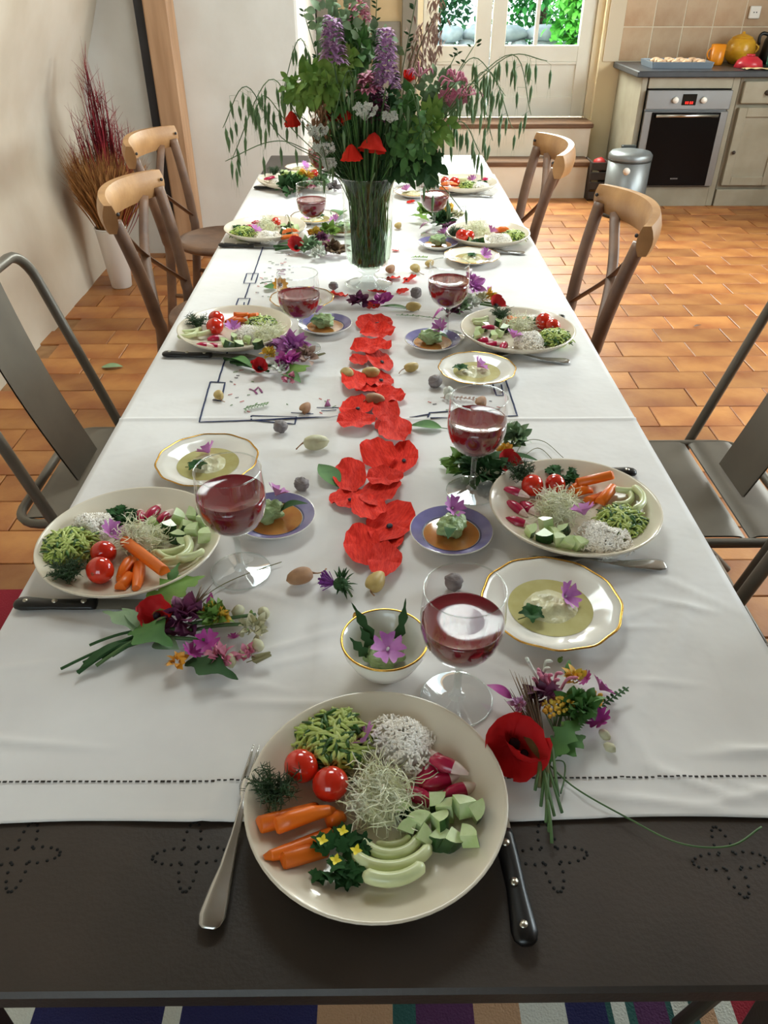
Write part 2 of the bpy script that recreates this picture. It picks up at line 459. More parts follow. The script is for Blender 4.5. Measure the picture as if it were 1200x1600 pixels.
# right wall with two windows, rear wall with one, all added for light
mb = MB()
def wy(y0, y1, z0, z1): mb.box((XR+0.1, (y0+y1)/2, (z0+z1)/2), (0.2, y1-y0, z1-z0))
wy(YF, 1.7, -0.02, ZC); wy(3.1, 3.5, -0.02, ZC); wy(5.1, YB+0.3, -0.02, ZC)
for a, b in ((1.7, 3.1), (3.5, 5.1)): wy(a, b, -0.02, 1.0); wy(a, b, 2.45, ZC)
struct('wall_right', mb, 'plaster_white')
mb = MB()
def wx(x0, x1, z0, z1): mb.box(((x0+x1)/2, YF-0.1, (z0+z1)/2), (x1-x0, 0.2, z1-z0))
wx(-1.9, -1.35, -0.02, ZC); wx(0.15, XR+0.2, -0.02, ZC); wx(-1.35, 0.15, -0.02, 1.15); wx(-1.35, 0.15, 2.5, ZC)
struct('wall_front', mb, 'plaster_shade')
mb = MB()   # ceiling with an opening added over the table to brighten it
for x0, x1, y0, y1 in ((-2.1, -0.55, -1.9, 7.1), (0.55, 3.9, -1.9, 7.1), (-0.55, 0.55, -1.9, 2.2), (-0.55, 0.55, 3.6, 7.1)): mb.box(((x0+x1)/2, (y0+y1)/2, ZC+0.05), (x1-x0, y1-y0, 0.1))
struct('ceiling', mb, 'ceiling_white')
mb = MB()
for s_ in (-1, 1): mb.box((0.0+s_*0.53, 2.9, ZC+0.03), (0.04, 1.4, 0.06)); mb.box((0.0, 2.9+s_*0.68, ZC+0.03), (1.02, 0.04, 0.06))
rw = struct('added_window_4', mb, 'wood_light')
mb = MB(); mb.box((0.0, 2.9, ZC+0.05), (1.02, 1.32, 0.004)); build('pane', mb, 'glass_pane', rw)
def win(n, c, wd, ht, axis):  # frame and panes of an added, unseen opening
    mb = MB(); t = 0.06
    def fb(a, z, da, dz):
        if axis == 'y': mb.box((c[0], c[1]+a, c[2]+z), (0.06, da, dz))
        else: mb.box((c[0]+a, c[1], c[2]+z), (da, 0.06, dz))
    for s_ in (-1, 1): fb(s_*(wd/2-t/2), 0, t, ht); fb(0, s_*(ht/2-t/2), wd-2*t, t)
    fb(0, 0, 0.05, ht-2*t)
    f = struct('added_window_%d' % n, mb, 'door_white')
    for s_ in (-1, 1):
        mb = MB()
        if axis == 'y': mb.box((c[0], c[1]+s_*wd/4, c[2]), (0.004, wd/2-t, ht-2*t))
        else: mb.box((c[0]+s_*wd/4, c[1], c[2]), (wd/2-t, 0.004, ht-2*t))
        build('pane', mb, 'glass_pane', f)
win(1, (XR+0.05, 2.4, 1.725), 1.4, 1.45, 'y'); win(2, (XR+0.05, 4.3, 1.725), 1.6, 1.45, 'y'); win(3, (-0.6, YF-0.05, 1.825), 1.5, 1.35, 'x')

# garden door: narrow leaf and wide leaf, glazed above panels
fr = MB()
for x in (DX0+0.025, DX1-0.025): fr.box((x, YB+0.12, (DZ0+DZ1)/2), (0.05, 0.14, DZ1-DZ0))
fr.box(((DX0+DX1)/2, YB+0.12, DZ1-0.03), (DX1-DX0-0.1, 0.14, 0.06))
trim = struct('trim_1', fr, 'plaster_cream')
def leafdoor(n, x0, x1, bars, st):
    y = YB+0.10; z0, z1 = DZ0+0.012, DZ1-0.065; gb = 1.0
    mb = MB(); h = z1-z0
    for x in (x0+st/2, x1-st/2): mb.box((x, y, (z0+z1)/2), (st, 0.045, h), ch=0.004)
    xm, wi = (x0+x1)/2, x1-x0-2*st
    mb.box((xm, y, z0+0.07), (wi, 0.045, 0.14), ch=0.004); mb.box((xm, y, gb-0.055), (wi, 0.045, 0.11), ch=0.004); mb.box((xm, y, z1-0.05), (wi, 0.045, 0.10), ch=0.004)
    d = struct('door_%d' % n, mb, 'door_white')
    mb = MB(); mb.box((xm, y+0.004, (z0+0.14+gb-0.11)/2), (wi, 0.022, gb-0.11-z0-0.14)); build('panel', mb, 'door_white', d)
    mb = MB(); mb.box((xm, y-0.018, gb-0.118), (wi, 0.014, 0.016)); build('moulding', mb, 'door_white', d)
    mb = MB(); mb.box((xm, y, (gb+z1-0.1)/2), (wi, 0.004, z1-0.1-gb)); build('pane', mb, 'glass_pane', d)
    for b_ in bars:
        mb = MB(); mb.box((b_, y, (gb+z1-0.1)/2), (0.028, 0.03, z1-0.1-gb)); build('glazing_bar', mb, 'door_white', d)
    mb = MB(); mb.box((xm, y, 1.62), (wi, 0.03, 0.028)); build('glazing_bar', mb, 'door_white', d)
    return d
leafdoor(1, 0.352, 0.868, [], 0.115)
leafdoor(2, 0.878, 1.648, [1.215], 0.105)
# steps up to the door
def step(n, x0, x1, y0, y1, z1):
    mb = MB(); mb.box(((x0+x1)/2, (y0+y1)/2, (z1-0.035)/2), (x1-x0, y1-y0, z1-0.035)); s_ = struct('trim_%d' % n, mb, 'step_white')
    mb = MB(); mb.box(((x0+x1)/2, (y0+y1)/2-0.01, z1-0.0175), (x1-x0+0.03, y1-y0+0.02, 0.035), ch=0.006); build('tread', mb, 'tread_wood', s_)
step(2, 0.05, 1.63, 6.36, 6.56, 0.27); step(3, 0.25, 1.66, 6.56, YB+0.10, 0.505)

# garden beyond the door
mb = MB(); mb.box((1.0, 13.0, 0.40), (16, 12, 0.1)); struct('garden_ground', mb, 'terrace')
wall = thing('garden_wall', 'low grey rubble stone wall outside the glazed door', 'wall', (1.6, 9.6, 0.45))
rng = random.Random(11)
for r_ in range(4):
    x = -2.2
    while x < 2.6:
        wd = rng.uniform(0.2, 0.42); mb = MB()
        mb.ball((0, 0, 0), (wd*0.52, 0.16, 0.082), 8, 6, jit=0.35, seed=rng.random()*99)
        build('stone', mb, 'stone', wall, (x+wd/2, rng.uniform(-.03, .03), 0.07+r_*0.13)); x += wd
def bush(name, lab, c, r, n, mt, seed):
    rg = random.Random(seed); mb = MB()
    for i in range(n):
        d = Vector((rg.gauss(0, 1), rg.gauss(0, 1), rg.gauss(0, 1))).normalized()
        k = rg.uniform(0.55, 1.0)*(1+0.3*noise.noise(d*2.2+Vector((seed, 0, 0))))
        p = Vector((d.x*r[0]*k, d.y*r[1]*k, d.z*r[2]*k))
        q = p + Vector((rg.uniform(-1, 1), rg.uniform(-1, 1), rg.uniform(-1, .6))).normalized()*rg.uniform(0.06, 0.13)
        mb.leaf(p, q, 0.03, 0.1, n=3)
    t = thing(name, lab, 'shrub', (c[0], c[1], 0.45))
    build('foliage', mb, mt, t, (0, 0, c[2]-0.45))
    mb = MB(); mb.tube([(0, 0, 0), (0.03, 0, (c[2]-.45)*.6), (0, 0.02, c[2]-.45)], [.05, .04, .02]); build('trunk', mb, 'wood_dark', t)
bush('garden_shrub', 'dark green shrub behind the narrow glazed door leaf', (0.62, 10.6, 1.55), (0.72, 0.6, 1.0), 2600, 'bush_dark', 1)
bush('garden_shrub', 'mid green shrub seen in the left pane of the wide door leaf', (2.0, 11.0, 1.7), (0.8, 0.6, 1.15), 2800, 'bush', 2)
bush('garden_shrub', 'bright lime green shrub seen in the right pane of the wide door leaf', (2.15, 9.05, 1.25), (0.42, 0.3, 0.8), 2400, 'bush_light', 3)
bush('garden_shrub', 'tall deep green hedge shrub far behind the garden wall', (0.0, 12.6, 1.9), (1.7, 0.8, 1.5), 3200, 'bush_dark', 4)
bush('garden_shrub', 'tall mid green hedge shrub far right behind the garden wall', (3.6, 12.8, 1.9), (1.7, 0.8, 1.5), 3000, 'bush', 5)

# post against the block wall, a narrow dark strip beside it
t = thing('wooden_post', 'pale wooden post with a dark strip against the white wall', 'post', (-1.15, 4.87, 0))
mb = MB(); mb.box((0, 0, 1.32), (0.13, 0.16, 2.64), ch=0.008); build('timber', mb, 'wood_post', t)
mb = MB(); mb.box((-0.097, 0.03, 1.32), (0.062, 0.09, 2.64), ch=0.003); build('dark_strip', mb, 'strip_screw_dark', t)
# cupboard behind the bouquet
t = thing('tall_cupboard', 'tan cupboard with grey posts behind the flower vase', 'cupboard', (-0.06, 6.6, 0))
mb = MB(); mb.box((0, 0.02, 1.05), (0.60, 0.22, 2.06)); build('body', mb, 'cupboard_tan', t)
for x, wd in ((-0.30, 0.12), (-0.01, 0.06), (0.30, 0.11)):
    mb = MB(); mb.box((x, -0.11, 1.05), (wd, 0.05, 2.1), ch=0.005); build('stile', mb, 'post_grey', t)
for x in (-0.14, 0.135):
    mb = MB(); mb.box((x, -0.1, 0.62), (0.2, 0.012, 1.1), ch=0.003); build('door', mb, 'post_grey', t)

# ================================================================== KITCHEN
KX, KY = 1.86, 6.10
ct = thing('oven_cabinet', 'grey beige oven cabinet under the slate worktop', 'cabinet', (KX, KY, 0))
def part(name, m_, par, c, d, ch=0.003):
    mb = MB(); mb.box(c, d, ch=ch); return build(name, mb, m_, par)
part('side_panel', 'cabinet_paint', ct, (0.02, 0.325, 0.43), (0.04, 0.63, 0.86))
part('side_panel', 'cabinet_paint', ct, (0.665, 0.325, 0.43), (0.05, 0.63, 0.86))
part('top_rail', 'cabinet_paint', ct, (0.342, 0.02, 0.825), (0.59, 0.04, 0.07))
part('plinth', 'cabinet_paint', ct, (0.342, 0.03, 0.07), (0.59, 0.06, 0.14))
part('back_panel', 'cabinet_paint', ct, (0.342, 0.6, 0.43), (0.59, 0.02, 0.7))
ov = thing('built_in_oven', 'steel and black glass oven with red clock display', 'oven', (KX+0.342, KY-0.004, 0.15))
part('housing', 'steel_brushed', ov, (0, 0.26, 0.315), (0.585, 0.50, 0.62))
part('control_panel', 'steel_brushed', ov, (0, -0.012, 0.573), (0.595, 0.03, 0.12))
d_ = part('oven_door', 'steel_brushed', ov, (0, -0.01, 0.25), (0.595, 0.03, 0.50))
part('door_glass', 'oven_glass', d_, (0.0, -0.027, 0.25), (0.49, 0.008, 0.49), 0.002)
hb = MB(); hb.tube([(-0.22, -0.05, 0.475), (0.22, -0.05, 0.475)], 0.011, 10)
for x in (-0.2, 0.2): hb.tube([(x, -0.028, 0.475), (x, -0.05, 0.475)], 0.006, 6)
build('handle', hb, 'steel', d_)
lg = MB()
for i, wd in enumerate((.008, .006, .008, .006, .008)): lg.box((-0.02+i*0.011, -0.0315, 0.055), (wd, 0.001, 0.009))
build('logo', lg, 'steel_brushed', d_)
dp = part('display', 'display', ov, (0.0, -0.028, 0.575), (0.10, 0.006, 0.07), 0.001)
lg = MB()
for i in range(4): lg.box((-0.022+i*0.014+(0.004 if i > 1 else 0), -0.0315, 0.556), (0.009, 0.001, 0.016))
build('clock_digits', lg, 'led', dp)
for x in (-0.10, 0.10):
    kb = MB(); kb.tube([(x, -0.027, 0.573), (x, -0.05, 0.573)], [0.022, 0.019], 16); build('knob', kb, 'plastic_white', ov)
cb = thing('base_cabinet', 'grey beige kitchen cabinet with drawer right of the oven', 'cabinet', (KX+0.70, KY, 0))
part('body', 'cabinet_paint', cb, (0.4, 0.335, 0.43), (0.80, 0.61, 0.86))
part('plinth', 'cabinet_paint', cb, (0.4, 0.015, 0.06), (0.80, 0.03, 0.12))
for k in range(2):
    x = 0.20+k*0.4
    d_ = part('drawer', 'cabinet_paint', cb, (x, 0.012, 0.765), (0.36, 0.036, 0.14), 0.006)
    kb = MB(); kb.tube([(x, -0.005, 0.765), (x, -0.03, 0.765)], [0.03, 0.022], 12, flat=0.6); build('knob', kb, 'knob_dark', d_)
    d_ = part('door', 'cabinet_paint', cb, (x, 0.016, 0.41), (0.36, 0.03, 0.52), 0.004)
    for (a, b, c_, e) in ((x-0.15, 0.41, 0.06, 0.52), (x+0.15, 0.41, 0.06, 0.52)): part('stile', 'cabinet_paint', d_, (a, -0.004, b), (c_, 0.014, e))
    for zz in (0.18, 0.64): part('rail', 'cabinet_paint', d_, (x, -0.004, zz), (0.24, 0.014, 0.06))
    kb = MB(); kb.ball((x-0.15, -0.024, 0.38), 0.013, 10, 6); build('knob', kb, 'knob_dark', d_)
mb = MB(); mb.box((KX+0.76, KY+0.307, 0.88), (1.62, 0.68, 0.04), ch=0.006)
build('worktop', mb, 'counter_slate', label='dark slate worktop over the oven and kitchen cabinets', cat='worktop')
# wall tiles
ts = MB(); ts.box((KX+0.74, YB-0.007, 1.50), (1.75, 0.012, 1.2))
tb = build('splashback', ts, 'grout', label='beige square tiled splashback above the slate worktop', cat='splashback')
tm = MB(); tm.box((0, 0, 0), (0.217, 0.014, 0.217), ch=0.003); tm = tm.mesh('tile', 'wall_tile')
for i in range(7):
    for k in range(4):
        put('tile', tm, (KX-0.02+i*0.2225+0.11, YB-0.008, 1.012+k*0.2225), parent=tb)
mb = MB(); mb.box((0, 0, 0), (0.08, 0.02, 0.08), ch=0.004)
t = thing('wall_socket', 'white wall socket on the beige tiles', 'socket', (KX+0.93, YB-0.03, 1.215)); build('plate', mb, 'plastic_white', t)
mb = MB()
for a in (-0.01, 0.01): mb.tube([(a, -0.0095, 0), (a, -0.012, 0)], 0.004, 8)
build('socket_hole', mb, 'hole_black', t)

# things on the worktop
ZK = 0.9015
t = thing('baking_tray', 'shallow blue grey tray of pastries on the worktop', 'tray', (KX+0.30, KY+0.26, ZK))
mb = MB()
mb.box((0, 0, 0.004), (0.42, 0.28, 0.008))
for a in (-1, 1): mb.box((a*0.212, 0, 0.02), (0.008, 0.28, 0.04), rot=(0, a*0.25, 0)); mb.box((0, a*0.142, 0.02), (0.42, 0.008, 0.04), rot=(-a*0.25, 0, 0))
build('pan', mb, 'tray_blue', t)
pastries = []; rng = random.Random(3)
pm = MB(); pm.ball((0, 0, 0), (0.034, 0.03, 0.017), 10, 6, jit=0.3); pm = pm.mesh('pastry', 'pastry')
for i in range(4):
    for k in range(3):
        pastries.append(put('pastry', pm, (KX+0.30-0.13+i*0.09+rng.uniform(-.01, .01), KY+0.26-0.08+k*0.08, ZK+0.034), (rng.uniform(-.2, .2), rng.uniform(-.2, .2), rng.uniform(0, 6)),
            label='small pale pastry on the blue grey baking tray', cat='pastry', group='pastries on the tray'))
ROWS = ('back', 'middle', 'front'); COLS = ('far left', 'inner left', 'inner right', 'far right')
for i, o in enumerate(pastries): o['label'] = 'small pale pastry, %s of the %s row on the baking tray' % (COLS[i // 3], ROWS[2 - i % 3])
t = thing('mug', 'bright orange mug beside the yellow pot on the worktop', 'mug', (KX+0.62, KY+0.36, ZK))
mb = MB(); mb.lathe([(0, 0), (0.044, 0), (0.05, 0.02), (0.052, 0.13), (0.048, 0.13), (0.045, 0.015), (0, 0.012)], 24); build('cup', mb, 'mug_orange', t)
mb = MB(); mb.tube(arc((-0.048, 0, 0.11), (-0.10, 0, 0.07), (-0.046, 0, 0.03)), 0.006, 8); build('handle', mb, 'mug_orange', t)
t = thing('cooking_pot', 'rounded yellow ceramic pot with lid on the worktop', 'pot', (KX+0.82, KY+0.46, ZK))
mb = MB(); mb.lathe([(0, 0), (0.06, 0), (0.098, 0.04), (0.108, 0.09), (0.095, 0.14), (0.07, 0.165), (0.066, 0.165), (0.09, 0.13), (0, 0.02)], 28); build('body', mb, 'pot_yellow', t)
mb = MB(); mb.lathe([(0, 0.205), (0.012, 0.20), (0.01, 0.19), (0.04, 0.182), (0.072, 0.168), (0.072, 0.163), (0, 0.163)], 24); build('lid', mb, 'pot_yellow', t)
mb = MB(); mb.tube(arc((0.1, 0, 0.12), (0.16, 0, 0.11), (0.1, 0, 0.06)), 0.009, 8); build('handle', mb, 'pot_yellow', t)
mb = MB(); mb.lathe([(0, 0.075), (0.05, 0.066), (0.085, 0.04), (0.1, 0.0), (0.096, 0.0), (0.08, 0.036), (0, 0.066)], 28)
t = thing('upturned_bowl', 'red upturned bowl in front of the yellow pot', 'bowl', (KX+0.80, KY+0.2, ZK)); build('shell', mb, 'bowl_red', t)
mb = MB(); mb.lathe([(0.03, 0.073), (0.03, 0.081), (0.026, 0.081), (0.026, 0.07)], 20); build('foot_ring', mb, 'bowl_red', t)
mb = MB()
mb.sheet(lambda u, v: (-0.17+0.36*u, -0.05+0.10*v+0.02*math.sin(u*9), 0.004+0.012*abs(noise.noise(Vector((u*5, v*4, 0))))+0.09*max(0, u-0.72)**1.2*3), 24, 10)
build('paper_sheet', mb, 'paper', loc=(KX+0.88, KY+0.05, ZK), solid=0.001, label='crumpled tan paper on the worktop edge before the red bowl', cat='paper')
t = thing('storage_jar', 'teal green jar at the right end of the worktop', 'jar', (KX+0.99, KY+0.22, ZK))
mb = MB(); mb.lathe([(0, 0), (0.05, 0), (0.055, 0.02), (0.055, 0.11), (0.045, 0.125), (0, 0.125)], 24); build('body', mb, 'jar_teal', t)
mb = MB(); mb.lathe([(0, 0.125), (0.048, 0.125), (0.048, 0.145), (0, 0.147)], 24); build('lid', mb, 'plastic_white', t)
t = thing('kettle', 'black kettle behind the teal jar on the worktop', 'kettle', (KX+1.06, KY+0.46, ZK))
mb = MB(); mb.lathe([(0, 0), (0.08, 0), (0.085, 0.03), (0.07, 0.15), (0.05, 0.19), (0, 0.2)], 24); build('body', mb, 'black_plastic', t)
mb = MB(); mb.tube(arc((-0.05, 0, 0.18), (-0.14, 0, 0.22), (-0.11, 0, 0.12)), 0.012, 8); build('handle', mb, 'black_plastic', t)
mb = MB(); mb.tube([(0.06, 0, 0.12), (0.10, 0, 0.16), (0.115, 0, 0.19)], [0.018, 0.012, 0.01], 8); build('spout', mb, 'black_plastic', t)

# pedal bin
t = thing('pedal_bin', 'brushed steel pedal bin with round badge beside the oven', 'bin', (1.79, 5.86, 0))
mb = MB(); mb.lathe([(0, 0.012), (0.145, 0.012), (0.148, 0.02), (0.148, 0.375), (0, 0.38)], 36); build('body', mb, 'bin_steel', t)
mb = MB(); mb.lathe([(0.0, 0), (0.152, 0), (0.152, 0.022), (0.147, 0.026)], 36); build('base_ring', mb, 'bin_rim', t)
mb = MB(); mb.lathe([(0.146, 0.372), (0.151, 0.374), (0.151, 0.384), (0.146, 0.386)], 36); build('rim_band', mb, 'bin_rim', t)
mb = MB(); mb.lathe([(0.15, 0.385), (0.151, 0.41), (0.135, 0.428), (0.08, 0.438), (0, 0.442)], 36); build('lid', mb, 'bin_steel', t)
mb = MB(); mb.box((0, -0.165, 0.02), (0.06, 0.05, 0.012), ch=0.003); build('pedal', mb, 'bin_rim', t)
mb = MB(); a = -PI/2-0.35; c = Vector((0.1485*math.cos(a), 0.1485*math.sin(a), 0.325)); n_ = Vector((math.cos(a), math.sin(a), 0))
mb.tube([c-n_*0.002, c+n_*0.003], 0.024, 20); build('badge', mb, 'plastic_white', t)
mb = MB(); mb.box((0.02, 0.142, 0.43), (0.10, 0.04, 0.03), ch=0.004); build('hinge', mb, 'bin_rim', t)
# dark log crate by the steps
t = thing('log_crate', 'dark slatted crate with a red object between steps and bin', 'crate', (1.70, 6.38, 0))
for k in range(4): part('slat', 'crate_dark', t, (-0.0, -0.11, 0.04+k*0.07), (0.13, 0.012, 0.055))
for x in (-0.06, 0.06):
    part('side', 'crate_dark', t, (x, 0, 0.14), (0.012, 0.21, 0.28))
part('base', 'crate_dark', t, (0, 0, 0.012), (0.12, 0.2, 0.02))
mb = MB(); mb.ball((0.02, 0, 0), (0.05, 0.07, 0.05), 10, 6, jit=0.2)
build('red_cloth', mb, 'red_object', loc=(1.70, 6.38, 0.245), label='crumpled red cloth in the dark slatted crate', cat='cloth')

# white pot with dried wheat and red grass
t = thing('floor_pot', 'tall white tapered pot on the tiles by the left wall', 'pot', (-1.455, 4.33, 0))
mb = MB(); mb.lathe([(0, 0), (0.052, 0), (0.056, 0.006), (0.082, 0.31), (0.085, 0.325), (0.079, 0.325), (0.07, 0.2), (0, 0.18)], 32); build('body', mb, 'pot_white', t)
mb = MB(); mb.lathe([(0.083, 0.322), (0.088, 0.326), (0.083, 0.331), (0.077, 0.327)], 32); build('rim', mb, 'pot_white', t)
rg = random.Random(8); mb = MB()
for i in range(420):
    a = rg.uniform(0, 2*PI); q = rg.random()**0.5; hgt = rg.uniform(0.36, 0.52); sp = q*0.26
    dx, dy = math.cos(a)*sp, math.sin(a)*sp*0.6
    b0 = Vector((math.cos(a)*0.03*q, math.sin(a)*0.03*q, 0.19)); tip = Vector((max(dx, -0.14), dy, 0.19+hgt-0.25*sp))
    pts = arc(b0, b0+Vector((dx*.25, dy*.25, hgt*.55)), tip, 5)
    mb.tube(pts, [0.0016, 0.0016, 0.0016, 0.004, 0.0045, 0.001], 4)
    for k in range(4):
        e = tip+Vector((rg.uniform(-.05, .05), rg.uniform(-.04, .04), rg.uniform(.02, .09)))
        mb.tube([pts[-2], e], [0.0008, 0.0003], 3, caps=False)
build('dried_wheat', mb, 'straw', loc=(-1.455, 4.33, 0), label='bushy bunch of golden dried wheat in the white floor pot', cat='dried wheat', kind='stuff')
mb = MB()
for i in range(220):
    a = rg.uniform(0, 2*PI); q = rg.random(); hgt = rg.uniform(0.55, 0.98)*(1.05-0.45*q); sp = q*0.20
    dx, dy = math.cos(a)*sp+0.03, math.sin(a)*sp*0.5
    b0 = Vector((rg.uniform(-.02, .02), rg.uniform(-.02, .02)+0.02, 0.2)); tip = Vector((max(dx, -0.13), dy, 0.2+hgt))
    m1 = b0+Vector((dx*.9+rg.uniform(-.05, .05), dy, hgt*.6))
    pts = arc(b0, m1, tip, 7)
    mb.tube(pts, [0.002, 0.004, 0.007, 0.010, 0.009, 0.006, 0.003, 0.0005], 4, flat=0.3)
    for k in range(3):
        p = pts[rg.randint(3, 6)]; mb.tube([p, p+Vector((rg.uniform(-.06, .06), rg.uniform(-.03, .03), rg.uniform(.02, .1)))], [0.0015, 0.0004], 3, caps=False)
build('red_grass', mb, 'straw_red', loc=(-1.455, 4.36, 0), label='tuft of dark red dried grass above the golden wheat', cat='dried grass', kind='stuff')

# rug
t = thing('striped_rug', 'striped woven rug in red navy and cream under the table', 'rug', (0.0, 0.6, 0.0))
seq = [('red', -1.30, -0.85), ('white', -0.85, -0.81), ('tan', -0.81, -0.77), ('white', -0.77, -0.72), ('purple', -0.72, -0.66), ('white', -0.66, -0.60), ('navy', -0.60, -0.52), ('navy', -0.52, -0.375), ('white', -0.375, -0.345), ('navy', -0.345, -0.11),  # wide navy stripes left of centre are shadow put into the colour
       ('tan', -0.11, 0.02), ('green', 0.02, 0.06), ('purple', 0.06, 0.16), ('tan', 0.16, 0.24), ('white', 0.24, 0.32), ('navy', 0.32, 0.39), ('green', 0.39, 0.40), ('white', 0.40, 0.425), ('green', 0.425, 0.44),
       ('purple', 0.44, 0.495), ('green', 0.495, 0.505), ('white', 0.505, 0.535), ('green', 0.535, 0.547), ('tan', 0.547, 0.577), ('white', 0.577, 0.61), ('red', 0.61, 0.95)]
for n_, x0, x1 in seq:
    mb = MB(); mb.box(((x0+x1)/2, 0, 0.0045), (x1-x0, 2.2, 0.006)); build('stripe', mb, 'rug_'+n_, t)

# ================================================================== CHAIRS AND TABLE
def folding_chair_proto():
    parts = []
    mb = MB(); w2, rc = 0.245, 0.075
    post = lambda z: -0.07 - (z-0.46)*0.30
    zt = 0.93; pts = [(post(0.02), -w2, 0.02), (post(0.46), -w2, 0.46), (post(zt-rc), -w2, zt-rc)]
    for a in range(1, 7):
        q = a/6*PI/2; zz = zt-rc+rc*math.sin(q); pts.append((post(zz), -w2+rc*(1-math.cos(q)), zz))
    pts2 = [(p[0], -p[1], p[2]) for p in reversed(pts)]
    mb.tube(pts+pts2, 0.0125, 10); parts.append(('back_frame', mb.mesh('back_frame', 'chair_metal'), []))
    mb = MB(); n = 10
    def spl(u, v):
        z = 0.475 + v*(zt-0.475-0.004); hw = 0.075+0.015*v
        return (post(z)-0.012*math.sin(PI*v), -hw+2*hw*u, z)
    def spl2(u, v):
        p = spl(u, v); return (p[0]-0.004, p[1], p[2])
    mb.sheet(spl, 2, n); mb.sheet(spl2, 2, n)
    parts.append(('back_splat', mb.mesh('back_splat', 'chair_metal'), []))
    mb = MB(); pts = []
    x0, x1, w_, rc = -0.185, 0.22, 0.215, 0.06
    for cx, cy, a0 in ((x1-rc, w_-rc, 0), (x0+rc, w_-rc, PI/2), (x0+rc, -w_+rc, PI), (x1-rc, -w_+rc, 1.5*PI)):
        for k in range(6): a = a0+k/5*PI/2; pts.append((cx+rc*math.cos(a), cy+rc*math.sin(a), 0.45))
    pts.append(pts[0]); mb.tube(pts, 0.011, 8, caps=False)
    seat_frame = ('seat_frame', mb.mesh('seat_frame', 'chair_metal'), [])
    parts.append(seat_frame)
    for k in range(3):
        xa = -0.163 + k*0.127; mb = MB()
        mb.sheet(lambda u, v: (xa+0.117*u, -0.205+0.41*v, 0.4625-0.007*abs(2*u-1)**6), 8, 4)
        mb.sheet(lambda u, v: (xa+0.117*u, 0.205-0.41*v, 0.4585-0.007*abs(2*u-1)**6), 8, 4)
        parts.append(('seat_slat', mb.mesh('seat_slat', 'chair_metal'), []))
    for s_ in (-1, 1):
        mb = MB(); mb.tube([(0.17, s_*0.222, 0.45), (-0.27, s_*0.222, 0.012)], 0.0115, 8); parts.append(('rear_leg', mb.mesh('rear_leg', 'chair_metal'), []))
    mb = MB(); mb.tube([(-0.216, -0.222, 0.065), (-0.216, 0.222, 0.065)], 0.009, 8); parts.append(('stretcher', mb.mesh('stretcher', 'chair_metal'), []))
    mb = MB(); mb.tube([(0.035, -0.245, 0.11), (0.035, 0.245, 0.11)], 0.009, 8); parts.append(('stretcher', mb.mesh('stretcher', 'chair_metal'), []))
    return parts
fp = folding_chair_proto()
g = 'grey metal folding chairs'
spawn('folding_chair', fp, 'grey metal folding chair with back splat left of the table', 'chair', (-0.645, 1.63, 0), (0, 0, 0), g)
spawn('folding_chair', fp, 'grey metal folding chair with slatted seat fully in view at right', 'chair', (0.772, 1.545, 0), (0, 0, PI), g)
spawn('folding_chair', fp, 'grey metal folding chair pushed under the table edge, bottom right', 'chair', (0.565, 0.80, 0), (0, 0, PI), g)

